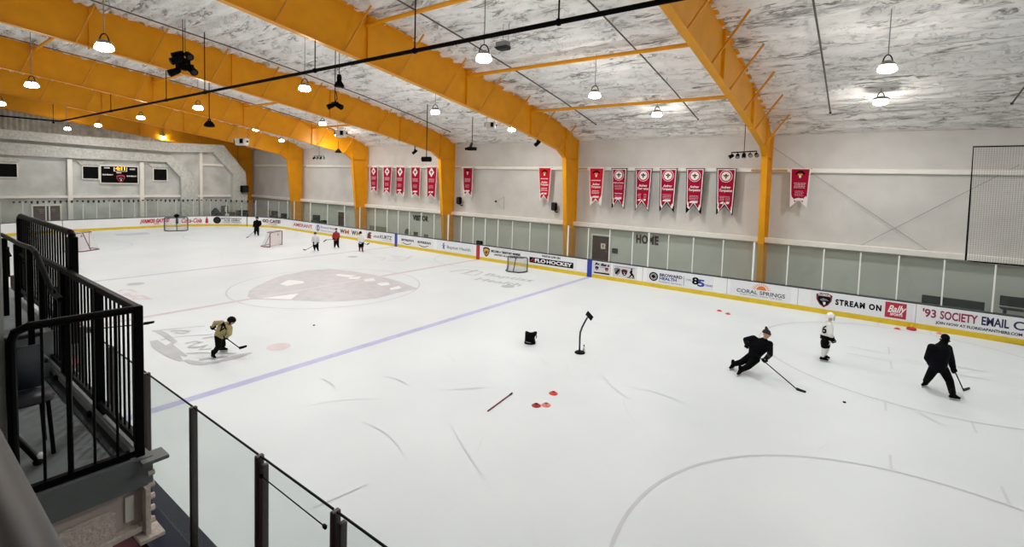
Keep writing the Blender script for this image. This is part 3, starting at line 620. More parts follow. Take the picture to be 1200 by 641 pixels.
def off(path, d): return [((x+nx*d, y+ny*d), (nx, ny)) for (x, y), (nx, ny) in path]
pe = off(arc(-XC, YC, PI/2, PI, 9), .1) + [((-HL-.1, YC-(k+1)*.94), (-1, 0)) for k in range(6)] + off(arc(-XC, -YC, PI, 1.5*PI, 9), .1)
glass_run(ge, pe, 2.75, glass_mat('end_rink_glass', '#f2f5f3', .03, '#c2cbc6'), mat('post_grey', '#bdc1bc', .4), .04, {2})
for k in range(48):                    # dark tapering teeth along the top of the end glass
    y = 10.6-k*.37
    if abs(y) < YC: x = -HL-.1
    else:
        s = (abs(y)-YC)/RAD
        if s > .99: continue
        x = -XC-(RAD+.1)*math.sqrt(1-s*s)
    h = random.uniform(.1, .26); MB().prism([(x, y-.08, 2.78), (x, y+.08, 2.78), (x, y+.05, 2.78-h), (x, y-.05, 2.78-h)], (.05, 0, 0)).build('top_tooth', M_DGREY, ge)
# near glass
NY = -11.98; NZ = 2.84
gn = thing('rink_glass', 'tall clear glass panes with dark bronze posts beside the stair platform', 'rink glass', (17, NY, BH))
nx_ = [4.6, 6.2, 7.8, 9.4, 11.0, 12.6, pY(172, 443, NY).x, pY(226.5, 485, NY).x, pY(304, 548, NY).x, pY(393, 610, NY).x]
nx_ += [nx_[-1]+1.35, nx_[-1]+2.7]
glass_run(gn, [((x, NY), (0, -1)) for x in nx_], NZ, M_GLASSN, M_POSTDK, .05, (), .014, True)
MB().box((nx_[8]+.07, NY-.035, BH), (nx_[8]+.12, NY+.035, NZ-.05)).bevel(.006, 1).build('post', M_POSTDK, gn)
MB().box((nx_[9]+.07, NY-.035, BH), (nx_[9]+.12, NY+.035, NZ-.05)).bevel(.006, 1).build('post', M_POSTDK, gn)
MB().tube([(nx_[8]+.12, NY-.04, NZ-.14), (nx_[9]-.08, NY-.04, NZ-.15)], .006, 6).box((nx_[8]+.1, NY-.05, NZ-.155), (nx_[8]+.14, NY-.03, NZ-.125)).box((nx_[9]-.11, NY-.05, NZ-.165), (nx_[9]-.07, NY-.03, NZ-.135)).build('latch_rod', M_BLK, gn)

# ------------------------------------------------------------------ steel frames
BOT = [(-24, 11.2), (-14, 11.6), (-11, 11.5), (-7.3, 11.05), (-3, 10.46), (1.6, 9.8), (8.4, 8.8), (13.5, 7.85)]
FX = [17.54, 5.3, -6.6, -18.5, -30.4, -42.3]
COLO = WY-.22
def strip(b, x, w, line, t):            # flange: strip of width w following a line of (y,z), thickness t to the normal side
    pts = [Vector((0, y, z)) for y, z in line]; rings = []
    for i, p in enumerate(pts):
        d = (pts[min(i+1, len(pts)-1)]-pts[max(i-1, 0)]).normalized(); n = Vector((0, -d.z, d.y))*t
        rings.append([b.bm.verts.new((x+q, p.y+e.y, p.z+e.z)) for q, e in ((-w/2, Vector()), (w/2, Vector()), (w/2, n), (-w/2, n))])
    for A, B in zip(rings, rings[1:]):
        for k in range(4): b.bm.faces.new((A[k], A[(k+1) % 4], B[(k+1) % 4], B[k]))
    b.bm.faces.new(rings[0]); b.bm.faces.new(rings[-1][::-1])
FLAB = ['orange steel frame nearest the right-hand banners, its underside flange seen broad', 'orange steel frame whose column stands beside the dark HOME door', 'orange steel frame whose column stands beside the row of five small banners', 'orange steel frame with the lamp-lit glossy knee near the far brown door', 'orange steel frame just in front of the grey arched end wall', 'shaded orange steel frame behind the grey arched end wall']
RODY = [13.4-2.72*k for k in range(10)]
STRY = [10.1, 4.2, -1.85, -7.9]
for fi, x in enumerate(FX):
    r = thing('steel_frame', FLAB[fi], 'steel frame', (x, COLO, 0))
    b = MB(); b.prism([(x-.012, 15.05, 0), (x-.012, 14.35, 7.35), (x-.012, 13.5, 7.85), (x-.012, 13.5, ceil_z(13.5)+.05), (x-.012, 15.2, ceil_z(15.2)+.05), (x-.012, COLO, 8.75), (x-.012, COLO, 0)], (.024, 0, 0))
    strip(b, x, .3, [(15.05, 0), (14.35, 7.35)], .03); strip(b, x, .3, [(COLO, 0), (COLO, 8.8)], .03)
    b.box((x-.14, 14.2, 7.33), (x+.14, COLO, 7.37)); b.box((x-.14, 14.3, 7.4), (x-.12, 14.33, 9.2)); b.box((x-.11, 14.35, 7.37), (x+.11, 14.38, ceil_z(14.36)))
    b.build('column', M_ORANGE, r)
    b = MB(); ys = [13.5-.75*k for k in range(51)]
    lower = [(x-.012, y, interp(y, BOT)) for y in ys]; upper = [(x-.012, y, ceil_z(y)+.06) for y in ys]
    b.prism(lower+upper[::-1], (.024, 0, 0)); strip(b, x, .28, [(14.35, 7.35)]+[(y, interp(y, BOT)) for y in ys], .03); strip(b, x, .28, [(y, ceil_z(y)+.04) for y in ys], .03)
    for y in STRY+[-13.5]:
        b.box((x-.12, y-.012, interp(y, BOT)-.12 if y > 9 or y < -7 else interp(y, BOT)), (x+.12, y+.012, ceil_z(y)))
    b.build('rafter', M_ORANGE, r)
    for y in RODY:
        for sx in (-1, 1):
            if fi == 5: continue
            top = Vector((x+sx*1.1, y+.45, ceil_z(y+.45)-.06)); MB().tube([(x+sx*.11, y, interp(y, BOT)+.03), top], .042, 8).build('flange_brace', M_ORANGE2, r)
    for zc in (gz-.14, lz-.16):
        MB().box((x-.9, WY-.3, zc-.05), (x+.9, WY-.24, zc+.05)).build('girt_bracket', mat('bracket_ochre', '#c99a55', .5), r)
n = 0
where = ['in the nearest bay', '', 'before the fourth frame', '']
which = ['lowest of four, close to the wall', 'second up from the wall', 'third up from the wall', 'highest, near the ridge']
for bi, (xa, xb) in enumerate(zip(FX, FX[1:5])):
    if bi in (1, 3): continue
    for si, y in enumerate(STRY):
        z = ceil_z(y)-.36; MBo = MB().tube([(xa-.02, y, z), (xb+.02, y, z)], .085, 10)
        o = MBo.build('roof_strut', M_ORANGE, smooth=False); tag(o, 'orange strut %s, %s' % (where[bi], which[si]), 'roof strut', 'orange struts between the steel frames')

# ------------------------------------------------------------------ hanging lamps
LAMPZ = 9.5
seen = [(1040, 78), (697, 110), (510, 130), (378, 144), (300, 151), (1032, 118), (770, 133), (567, 66), (357, 102), (232, 125), (165, 137), (115, 146), (122, 53), (37, 98), (0, 120), (79, 150), (191, 160), (238, 156)]
llab = ['on the long rod above the lone right banner', 'over the six large banners, on a long rod', 'between the two middle frames, small and pale', 'on the third bay ceiling above the row of five banners', 'low over the far brown door', 'tucked under the ceiling near the lone right banner', 'tucked under the ceiling over the large banners', 'below the black pipe at the top middle', 'hanging before the third frame beside the black pipe', 'before the orange fourth frame', 'left of the black floodlight by the fifth frame', 'above the left dark window of the end wall', 'largest lamp at the top left before the third frame', 'at the left edge before the fourth frame', 'cut by the left edge of the picture', 'under the corner of the black pipe', 'over the scoreboard end of the wall', 'before the fifth frame above the grey arch']
zs = {1: LAMPZ}
def lamp(P, label, watts=205):
    r = thing('ceiling_lamp', 'bright white bell lamp '+label, 'lamp', P, 'bell lamps hung from the ceiling')
    top = ceil_z(P.y); hs = 1.45 if top-P.z < .8 else 1.0  # housing widened close under the ceiling to block hot spots there
    MB().tube([(P.x, P.y, P.z+.36), (P.x, P.y, top+.05)], .016, 6).build('hanging_rod', M_STEEL, r)
    MB().lathe([(.02*hs, .19), (.06*hs, .18), (.15*hs, .14), (.205*hs, .08), (.215*hs, .04), (.2*hs, .03)], P, 16).build('housing', M_HOUS, r, True)
    b = MB(); b.tube([P+RT*.16*math.cos(a)+Vector((0, 0, .06+.3*math.sin(a))) for a in [PI*k/10 for k in range(11)]], .02, 6); b.build('yoke', M_DGREY, r)
    MB().lathe([(.14, .07), (.2, .02), (.245, -.07), (.25, -.12), (.18, -.17), (.06, -.19)], P, 20).build('lens', M_LENS, r, True)
    L = bpy.data.lights.new('lamp_light', 'AREA'); L.shape = 'DISK'; L.size = .45; L.energy = watts; L.color = (.96, .985, 1); L.spread = PI
    lo = bpy.data.objects.new('lamp_light', L); COL.objects.link(lo); lo.location = P-Vector((0, 0, .23)); lo.parent = r; lo.matrix_parent_inverse = wmat(r).inverted()
    return r
for q, lb in zip(seen, llab):
    lamp(pZ(q[0], q[1], LAMPZ), lb)
lamp(pY(330, 164, 11.4), 'low between the fifth and fourth frames near the far wall'); lamp(Vector((2.95, 11.4, 9.1)), 'peeping out under the second frame near its knee'); lamp(Vector((-16.5, 11.4, 9.4)), 'beside the glossy knee of the fourth frame'); lamp(Vector((-7.4, 11.4, 9.35)), 'tucked behind the third frame near its knee')
for x, y, wt in ((33, 4.6, 110), (33, 11.4, 110), (22.3, -2.5, 150), (33, -2.5, 60), (12.4, -9.4, 220), (22.3, -9.4, 40), (12.4, -18, 150), (-2, -18, 150)): lamp(Vector((x, y, LAMPZ+.2)), 'of the rows behind the viewer, outside the picture', wt)

# ------------------------------------------------------------------ pipes
PZ, PYY = 9.5, -4.1
r = thing('gas_pipe', 'long black pipe running under the frames with a corner at the end wall', 'pipe', (20, PYY, PZ))
MB().tube([(30, PYY, PZ), (-32.4, PYY, PZ), (-32.6, PYY-.2, PZ), (-32.6, -20, PZ+.1)], .062, 10).build('main_pipe', M_BLKM, r)
for q in ((655, 14), (486, 57), (378, 80), (240, 108), (195, 118), (130, 131), (62, 118)):
    p = pY(q[0], q[1], PYY); zt = interp(PYY, BOT)-.005 if q == (378, 80) else ceil_z(PYY); p.x = 5.3 if q == (378, 80) else p.x; MB().tube([(p.x, PYY, PZ), (p.x, PYY, zt)], .022, 6).tube([(p.x-.03, PYY, PZ), (p.x+.03, PYY, PZ)], .09, 10).build('hanger', M_BLKM, r)
plab = ['ending above the lone banner', 'by the picture edge', 'ending over the large banners', 'ending just beyond the second frame', 'ending over the five small banners', 'running along the top of the third frame', 'along the fourth frame', 'along the bay before the second frame']
for i, x in enumerate((20.4, 26.5, 14.3, 8.1, -4.45, 2.0, -10.6, -16.7)):
    if i == 5: continue
    y1 = 13.3; pts = [(x, y, ceil_z(y)-.25) for y in (y1, 9, 5, 1, -3, -7, -11.5)]
    r = thing('sprinkler_pipe', 'thin dark sprinkler pipe under the ceiling '+plab[i], 'pipe', pts[0], 'sprinkler branch pipes')
    MB().tube(pts, .032, 6).build('pipe_run', M_PIPE, r); MB().lathe([(.045, -.04), (.05, .04)], pts[0], 10).build('end_cap', M_BLK, r)
    MB().tube([(x, 8, ceil_z(8)-.25), (x, 8, ceil_z(8))], .012, 6).tube([(x, 2, ceil_z(2)-.25), (x, 2, ceil_z(2))], .012, 6).tube([(x, -4, ceil_z(-4)-.25), (x, -4, ceil_z(-4))], .012, 6).build('hanger', M_STEEL, r)

# ------------------------------------------------------------------ devices hung from the roof
def rod(r, top, bot, rad=.018, m=M_BLKM): MB().tube([top, bot], rad, 6).build('hanging_rod', m, r)
def can_light(b, c, d, ln, rad):
    d = Vector(d).normalized(); b.tube([Vector(c)-d*ln*.5, Vector(c)-d*ln*.3, Vector(c)+d*ln*.45, Vector(c)+d*ln*.5], [rad*.6, rad*.85, rad, rad*1.05], 14)
top = hit_ceil(214, 23, .05); c = below(213, 75, top)
r = thing('spotlight_cluster', 'black cluster of stage spotlights hanging before the third frame at upper left', 'spotlights', c); rod(r, top, c+Vector((0, 0, .4))); rod(r, top+Vector((.12, .05, 0)), c+Vector((.12, .05, .4)), .012)
MB().box(c-Vector((.42, .06, .05)), c+Vector((.42, .06, .05))).box(c-Vector((.06, .42, .05)), c+Vector((.06, .42, .05))).box(c-Vector((.04, .04, .0)), c+Vector((.04, .04, .42))).build('mounting_bar', M_BLKM, r)
b = MB(); b.box(c-Vector((.24, .24, .26)), c+Vector((.24, .24, .26))); b.bevel(.06, 2); b.build('ballast_box', M_BLKM, r)
for i, (u, v, w) in enumerate(((-.5, .1, .3), (.42, -.1, .5), (-.42, -.1, -.5), (.5, .1, -.35), (0, -.4, .1), (.05, .4, -.05), (-.1, -.2, .5))):
    b = MB(); u *= .74; w *= .74; can_light(b, c+RT*u+UP*w+FW*v, RT*(1 if u > 0 else -1)*.6+Vector((0, 0, -.45))+FW*-.5, .48, .16); s = b.build('spotlight', M_BLKM, r)
    b = MB(); d = (RT*(1 if u > 0 else -1)*.6+Vector((0, 0, -.45))-FW*.5).normalized(); can_light(b, c+RT*u+UP*w+FW*v+d*.255, d, .03, .11); b.build('lens_glass', M_DGREY, s)
top = hit_ceil(501, 122, .02); c = below(498, 186.5, top)
r = thing('hanging_speaker', 'black cylinder loudspeaker on a long rod beside the five small banners', 'speaker', c); rod(r, top, c+Vector((0, 0, .1)), .03)
MB().tube([c-RT*.33, c-RT*.3, c+RT*.3, c+RT*.33], [.12, .17, .17, .12], 16).build('body', M_BLKM, r, False); MB().tube([c+RT*.33-FW*.03, c+RT*.36-FW*.03], [.1, .08], 12).build('end_cap', M_DGREY, r)
top = hit_ceil(554, 137, .02); c = below(550.5, 174, top)
r = thing('hanging_projector', 'black projector on a rod between the second and third frames', 'projector', c); rod(r, top, c+Vector((0, 0, .35)), .025)
MB().box(c-Vector((.32, .2, .13)), c+Vector((.3, .2, .1))).bevel(.03, 1).build('body', M_BLKM, r); MB().tube([c+Vector((-.15, 0, .1)), c+Vector((-.05, 0, .3)), c+Vector((.0, 0, .45))], [.1, .09, .04], 10).build('bracket', M_DGREY, r); b = MB(); can_light(b, c-Vector((.38, .12, .02)), (-1, -.4, -.1), .2, .1); b.build('lens', M_SCREEN, r)
top = hit_ceil(245, 97, .02); c = below(245, 145.5, top)
r = thing('hanging_floodlight', 'black floodlight on a rod in front of the fifth frame', 'floodlight', c); rod(r, top, c+Vector((0, 0, .3)), .03)
MB().tube([c+Vector((-.2, 0, 0)), c+Vector((-.15, 0, .35)), c+Vector((.15, 0, .35)), c+Vector((.2, 0, 0))], .04, 6).build('yoke', M_BLKM, r); MB().lathe([(.1, .24), (.22, .14), (.34, -.06), (.33, -.16), (.2, -.2)], c, 16).build('body', M_BLKM, r)
c = pX(392.5, 124, 3.9); top = Vector((c.x, c.y, ceil_z(c.y)))
r = thing('moving_light', 'pair of black stage lights on a rod below the black pipe', 'stage lights', c); rod(r, top, c+Vector((0, 0, .1)), .02)
for s in (-1, 1):
    b = MB(); can_light(b, c+RT*.16*s, RT*.9*s+Vector((0, 0, -.5))-FW*.4, .34, .11); b.build('lamp_head', M_BLKM, r)
MB().box(c-Vector((.14, .1, -.06)), c+Vector((.14, .1, .16))).bevel(.02, 1).build('base', M_BLKM, r); MB().tube([c+Vector((0, 0, .1)), c+Vector((.15, 0, .3)), c+Vector((.1, 0, .5)), c+Vector((0, 0, .62))], .02, 6).build('cable', M_BLKM, r)
c = pX(397.5, 96, 4.4); top = Vector((c.x, c.y, ceil_z(c.y)))
r = thing('horn_speaker', 'small black horn speaker hung above the pair of stage lights', 'speaker', c); rod(r, top, c+Vector((0, 0, .1)), .015); MB().lathe([(.07, .3), (.1, .18), (.09, .05), (.19, -.12), (.2, -.2)], c, 14).build('horn', M_BLKM, r)
top = hit_ceil(590, 28, .02); c = below(590, 52, top)
r = thing('ceiling_heater', 'small grey box hung by rods from the ceiling below the black pipe', 'ceiling box', c); rod(r, top, c, .012, M_STEEL); rod(r, top+RT*.22, c+RT*.2, .012, M_STEEL); MB().box(c-Vector((.26, .16, .1)), c+Vector((.26, .16, .1))).bevel(.03, 1).build('body', M_GREY, r); MB().prism([c+Vector((-.3, -.18, -.1)), c+Vector((.3, -.18, -.1)), c+Vector((.22, -.1, -.2)), c+Vector((-.22, -.1, -.2))], (0, .3, 0)).build('hood', M_DGREY, r)
def white_box(px, py, x, lab, s=1.0):
    c = pX(px, py, x); r = thing('projector_box', lab, 'projector', c, 'white ceiling projector boxes'); R2 = Matrix.Translation(c) @ frame((0, 0, 0), RT, Vector((0, 0, 1)))
    MB().prism([R2 @ Vector((u*s, v*s, -.25*s)) for u, v in ((-.36, .2), (.36, .2), (.28, -.24), (-.28, -.24))], R2.to_3x3() @ Vector((0, 0, .5*s))).bevel(.02, 1).build('case', mat('case_white', '#cfcdc8', .5), r)
    MB().box((.0*s, -.12*s, .25*s), (.2*s, .17*s, .29*s), R2).build('dark_window', M_SCREEN, r); MB().box((-.4*s, -.1*s, -.1*s), (-.37*s, .17*s, .2*s), R2).build('side_vent', M_SCREEN, r)
    MB().tube([R2 @ Vector((.42*s, 0, .1)), R2 @ Vector((.36*s, 0, .1))], .06*s, 8).build('side_lens', M_SCREEN, r)
    for q in (-.25, .25): rod(r, R2 @ Vector((q*s, .2*s, 0)), Vector(((R2 @ Vector((q*s, 0, 0))).x, (R2 @ Vector((q*s, 0, 0))).y, ceil_z(c.y)+.02)), .012, M_STEEL)
white_box(575, 147, 4.75, 'white ceiling projector box under the second frame', .85); white_box(400, 156.5, -7.6, 'white ceiling projector box just behind the third frame', 1.05); white_box(283.5, 166, -28, 'white ceiling projector box in front of the fifth frame near the grey arch', 1.55)
def bar_lights(lab, c, top, w, n, sz, dirs, tilt=0):
    r = thing('lighting_bar', lab, 'stage lights', c); rod(r, top, c); d = (RT+Vector((0, 0, tilt))).normalized()
    MB().tube([c-d*w/2, c+d*w/2], .03, 8).build('bar', M_BLKM, r)
    for k in range(n):
        p = c+d*(-w/2+w*k/(n-1)); MB().tube([p, p-Vector((0, 0, sz*.7))], .018, 6).build('clamp', M_BLKM, r)
        b = MB(); can_light(b, p-Vector((0, 0, sz*1.1)), Vector(dirs[k % len(dirs)]), sz*1.5, sz*.62); h = b.build('lamp_head', M_BLKM, r)
        e = Vector(dirs[k % len(dirs)]).normalized(); b = MB(); can_light(b, p-Vector((0, 0, sz*1.1))+e*sz*.76, e, .02, sz*.5); b.build('lens', M_GREY, h)
c = pX(872, 178, 16.6); bar_lights('black bar of five stage lights hung before the nearest frame column', c, Vector((c.x, c.y, ceil_z(c.y))), 1.35, 5, .17, [(-.8, -.3, -.5), (.1, -.7, -.6), (0, -.3, -.9), (.3, -.8, -.3), (.3, -.7, -.4)], .06)
c = pX(374, 183, -20); bar_lights('small black bar of stage lights hung by the fourth frame column', c, Vector((c.x, c.y, ceil_z(c.y))), .95, 4, .16, [(-.7, -.5, -.5), (.4, -.7, -.3), (.2, -.6, -.7), (.7, -.5, -.3)])
c = pX(396.5, 177, -17.9); r = thing('hanging_floodlight', 'small black floodlight hung under the knee of the fourth frame', 'floodlight', c); rod(r, c+Vector((0, 0, .9)), c, .02); MB().lathe([(.06, .22), (.14, .12), (.3, -.08), (.3, -.16)], c, 14).build('body', M_BLKM, r)
for px, py, x, lab in ((630, 168, 5.3, 'small black camera clamped under the second frame near its knee'), (486, 178, -6.6, 'small black camera clamped under the third frame near its knee')):
    c = pX(px, py, x); r = thing('beam_camera', lab, 'camera', c, 'cameras under the frames'); MB().tube([(c.x, c.y, interp(c.y, BOT)), (c.x, c.y, c.z+.05)], .04, 8).build('mount', M_BLKM, r); b = MB(); can_light(b, c, RT*-.5+Vector((0, -.4, -.6)), .42, .12); b.build('body', M_BLKM, r); b = MB(); can_light(b, c+Vector((0, 0, .14)), RT+Vector((0, 0, .3)), .16, .07); b.build('joint', M_BLKM, r)
for px, py, lab in ((538, 235, 'black wall speaker between the second and third frame columns'), (649.5, 242, 'black wall speaker beside the small red banner near the second frame')):
    c = pY(px, py, WY-.35); r = thing('wall_speaker', lab, 'speaker', c, 'speakers on the far wall')
    b = MB(); b.box(c-Vector((.2, .16, .3)), c+Vector((.2, .16, .3))); b.bevel(.06, 2); b.build('cabinet', M_BLKM, r); MB().tube([c+Vector((.05, 0, -.3)), c+Vector((.1, .1, -.42)), (c.x+.1, WY, c.z-.42)], .04, 8).build('bracket', M_BLK, r); MB().box(c+Vector((-.16, -.172, -.25)), c+Vector((.16, -.158, .25))).build('grille', M_DGREY, r)
c = pX(286.5, 221.5, EX+1.1); r = thing('wall_speaker', 'black box speaker on the foot of the grey end arch', 'speaker', c); b = MB(); b.box(c-Vector((.25, .38, .4)), c+Vector((.25, .38, .4))); b.bevel(.05, 2); b.build('cabinet', M_BLKM, r); MB().tube([c, c-Vector((.5, 0, 0))], .06, 8).build('bracket', M_BLK, r); MB().box(c+Vector((.24, -.3, -.32)), c+Vector((.26, .3, .32))).build('grille', M_DGREY, r)
a = pY(590.5, 231, WY-.05); c = pY(581, 236, WY-.5); r = thing('wall_bracket', 'thin grey wall bracket holding a small lamp above the glass', 'bracket', a)
MB().tube([(a.x, WY, a.z), (a.x, WY-.08, a.z), c], .012, 6).tube([(a.x, WY-.02, a.z), (a.x, WY-.02, a.z-1.0)], .012, 6).tube([(a.x, WY-.03, a.z-1.0), c], .008, 6).build('arm', M_STEEL, r); MB().ball(c, .09, 2).build('lamp_head', M_DGREY, r)

# ------------------------------------------------------------------ scoreboard
a, c = pX(118.5, 194.5, EX+.25), pX(161.5, 214.5, EX+.25)
r = thing('scoreboard', 'black electronic scoreboard with orange digits on the end wall', 'scoreboard', (EX, (a.y+c.y)/2, c.z)); y0, y1, z0, z1 = a.y, c.y, c.z, a.z; W = y1-y0; H = z1-z0; SX = EX+.26
MB().box((EX, y0, z0), (EX+.25, y1, z1)).bevel(.02, 1).build('cabinet', M_BLK, r)
fr = MB(); fr.box((EX, y0-.1, z1), (EX+.2, y1+.1, z1+.1)).box((EX, y0-.1, z0-.1), (EX+.2, y1+.1, z0)).box((EX, y0-.1, z0), (EX+.2, y0, z1)).box((EX, y1, z0), (EX+.2, y1+.1, z1)); fr.build('surround', M_TRIM, r)
def sb(s, u, v, h, w, m, bold=.01): return text('lettering', s, h, frame((SX, y0+W*u, z0+H*v), (0, 1, 0), (0, 0, 1)), m, r, bold=bold, width=w)
M_DIG = mat('digit_orange', '#ff9a20', .4, emit=3.2)
sb('4:11', .53, .87, .42, .75, M_DIG, .02)
b = MB(); b.box((SX-.01, y0+W*.33, z0+H*.72), (SX, y0+W*.36, z0+H*.96)); b.box((SX-.01, y0+W*.33, z0+H*.7), (SX, y0+W*.7, z0+H*.725)); b.box((SX-.01, y0+W*.68, z0+H*.72), (SX, y0+W*.7, z0+H*.96)); b.build('clock_frame', M_TXTWHT, r)
sb('HOME', .15, .9, .16, .42, M_TXTWHT); sb('GUEST', .85, .85, .16, .46, M_TXTWHT); sb('PERIOD', .47, .62, .12, .4, M_TXTWHT); sb('PLYR PENALTY', .17, .48, .15, .82, M_TXTWHT); sb('PLYR PENALTY', .83, .42, .15, .82, M_TXTWHT)
def spoly(panel, name, pts, m, d=.012): return MB().prism([(SX+d, y, z) for y, z in pts], (-.008, 0, 0)).build(name, m, panel)
cat_shield(r, y0+W*.52, z0+H*.26, .36, M_TXTRED, add=spoly)

# ------------------------------------------------------------------ banners on the far wall
BY = WY-.55
def banner(px0, px1, pyt, tips, notch, label, style, group):
    a, c = pY(px0, pyt, BY), pY(px1, pyt, BY); x0, x1, zt = a.x, c.x, a.z; xm = (x0+x1)/2; w = x1-x0; zb = pY((px0+px1)/2-2, tips, BY).z; zn = zb+notch
    r = thing('banner', label, 'banner', (xm, BY, zt), group)
    tp = .84 if style != 'red' else .74
    def outline(e): return [(x0-e, zt+e), (x1+e, zt+e), (xm+w/2*tp+e, zb-e*1.6), (xm, zn-e*2.3), (xm-w/2*tp-e, zb-e*1.6)]
    def lay(name, e, m, d):
        o = outline(e); mid = lambda p, q, t: (p[0]+(q[0]-p[0])*t, p[1]+(q[1]-p[1])*t)
        b = MB(); n = 8; rows = []
        for i in range(n+1):
            t = i/n; L_ = mid(o[0], o[4], t); Rr = mid(o[1], o[2], t); Mz = mid((xm, zt+e), o[3], t); row = []
            for j in range(5):
                u = j/4; x = L_[0]+(Rr[0]-L_[0])*u; z = (L_[1]+(Mz[1]-L_[1])*u*2) if u <= .5 else (Mz[1]+(Rr[1]-Mz[1])*(u-.5)*2)
                yy = BY - d - .06*math.sin(PI*u)*t - .03*math.sin(3*t+x)
                row.append((b.bm.verts.new((x, yy, z)), b.bm.verts.new((x, yy+.004, z))))
            rows.append(row)
        for A, B in zip(rows, rows[1:]):
            for j in range(4):
                b.bm.faces.new((A[j][0], A[j+1][0], B[j+1][0], B[j][0])); b.bm.faces.new((A[j][1], B[j][1], B[j+1][1], A[j+1][1]))
        for j in (0, 4):
            for A, B in zip(rows, rows[1:]): b.bm.faces.new((A[j][0], B[j][0], B[j][1], A[j][1]))
        for row in (rows[0], rows[-1]):
            for j in range(4): b.bm.faces.new((row[j][0], row[j][1], row[j+1][1], row[j+1][0]))
        return b.build(name, m, r)
    yf = lambda z: BY-.030-.06*max(0, min(1, (zt-z)/(zt-zb)))-.03*math.sin(3*(zt-z)/(zt-zb)+xm)
    def dec(name, pts, m, d=0): return MB().prism([(x, yf(z)-d, z) for x, z in pts], (0, -.006, 0)).build(name, m, r)
    if style == 'big': lay('edge', .0, M_BLK, .0)
    lay('border', -.05 if style == 'big' else 0, M_BANW, .008)
    lay('field', -.10 if style == 'big' else -.055, M_BANR if style != 'red' else M_BANR2, .016)
    H = zt-zb; ze = zt-H*.17; er = w*.27
    if style in ('big', 'five'):
        if style == 'big': dec('emblem_ring', circ(xm, ze, er*1.18, er*1.22), M_BANW); dec('emblem_band', circ(xm, ze, er*1.08, er*1.12), M_BANR, .004)
        dec('emblem_disc', circ(xm, ze, er*.86, er*.9) if style == 'big' else [(xm-er, ze), (xm, ze+er*1.2), (xm+er, ze), (xm, ze-er*1.2)], M_BANW, .008)
        k = er*.62; dec('emblem_figure', [(xm-k, ze+k*.3), (xm-k*.3, ze+k*.35), (xm, ze+k*.9), (xm+k*.3, ze+k*.35), (xm+k, ze+k*.3), (xm+k*.35, ze-k*.2), (xm, ze-k*.95), (xm-k*.35, ze-k*.2)], M_TXTBLK, .012)
        dec('emblem_core', [(xm-k*.2, ze+k*.1), (xm+k*.2, ze+k*.1), (xm, ze-k*.4)], M_TXTGOLD, .016)
    else:
        dec('emblem_arc', [(xm+er*.9*math.cos(q), ze+er*.9*math.sin(q)) for q in [PI*.05+PI*.9*k/10 for k in range(11)]]+[(xm+er*.6*math.cos(q), ze-.02+er*.6*math.sin(q)) for q in [PI*.95-PI*.9*k/10 for k in range(11)]], M_TXTBLK)
        dec('emblem_face', [(xm-er*.5, ze+er*.2), (xm+er*.5, ze+er*.2), (xm+er*.2, ze-er*.2), (xm-er*.2, ze-er*.2)], M_TXTGOLD); dec('emblem_muzzle', [(xm-er*.2, ze-er*.2), (xm+er*.2, ze-er*.2), (xm+er*.15, ze-er*.6), (xm-er*.15, ze-er*.6)], M_BANW)
    def word(s, z, h, ww, m=M_BANW, sh=.25, bold=.006): return text('lettering', s, h, frame((xm, yf(z)-.004, z), (1, 0, 0), (0, 0, 1)), m, r, bold=bold, shear=sh, width=ww)
    def fine(z0, n, ww, step, th=.022):
        b = MB()
        for q in range(n):
            z = z0-step*q; x = xm-ww/2*random.uniform(.8, 1); xe = xm+ww/2*random.uniform(.8, 1)
            while x < xe: l = random.uniform(.04, .12); b.box((x, yf(z)-.006, z-th/2), (min(x+l, xe), yf(z)+.002, z+th/2)); x += l+.025
        b.build('lettering', mat('print_pale', '#dfb9bf', .6) if style != 'red' else M_BANW, r)
    if style == 'big':
        if 'two small text' in label: word('INDIA LATTANZI', zt-H*.36, .1, w*.64, sh=0, bold=.002); fine(zt-H*.42, 4, w*.56, .085); word('TEAM CHAIR', zt-H*.62, .09, w*.5, sh=0, bold=.002); fine(zt-H*.68, 3, w*.5, .085)
        else: word('Andrew', zt-H*.405, .2, w*.5); word('Torquatos', zt-H*.475, .2, w*.66); fine(zt-H*.6, 4, w*.56, .075)
        zl = zt-H*.735
    elif style == 'red': fine(zt-H*.33, 1, w*.7, .1, .06); word('Andrew', zt-H*.43, .2, w*.5); word('Torquatos', zt-H*.5, .2, w*.62); fine(zt-H*.6, 3, w*.55, .09, .035); zl = zt-H*.76
    else: fine(zt-H*.38, 4, w*.6, .08, .035); fine(zt-H*.58, 4, w*.46, .08); zl = zt-H*.79
    b = MB(); b.prism([(xm-w*.25, yf(zl), zl-.06), (xm-w*.2, yf(zl), zl+.03), (xm-w*.08, yf(zl), zl+.07), (xm+w*.24, yf(zl), zl+.07), (xm+w*.2, yf(zl), zl-.06)], (0, -.006, 0)); b.build('maker_mark', M_BANW, r)
    MB().tube([(x0-.05, BY+.02, zt-.02), (x1+.05, BY+.02, zt-.02)], .02, 8).tube([(x0+.1, BY+.02, zt), (x0+.1, WY-.15, zt-.02)], .012, 6).tube([(x1-.1, BY+.02, zt), (x1-.1, WY-.15, zt-.02)], .012, 6).build('hanging_bar', M_STEEL, r)
ordn = ['first', 'second', 'third', 'fourth', 'fifth']
for i, (a, c, tp) in enumerate(((434, 443, 226), (449, 459, 228), (464, 475, 230), (482, 493, 232), (500, 512, 233))):
    banner(a, c, 195.5, tp, .38, '%s of the five small maroon banners from the fourth frame column' % ordn[i], 'five', 'five small maroon banners')
banner(543, 554.5, 196, 231, .4, 'single narrow maroon banner beside the wall speaker, right of the third frame', 'cat', 'maroon banners on the far wall')
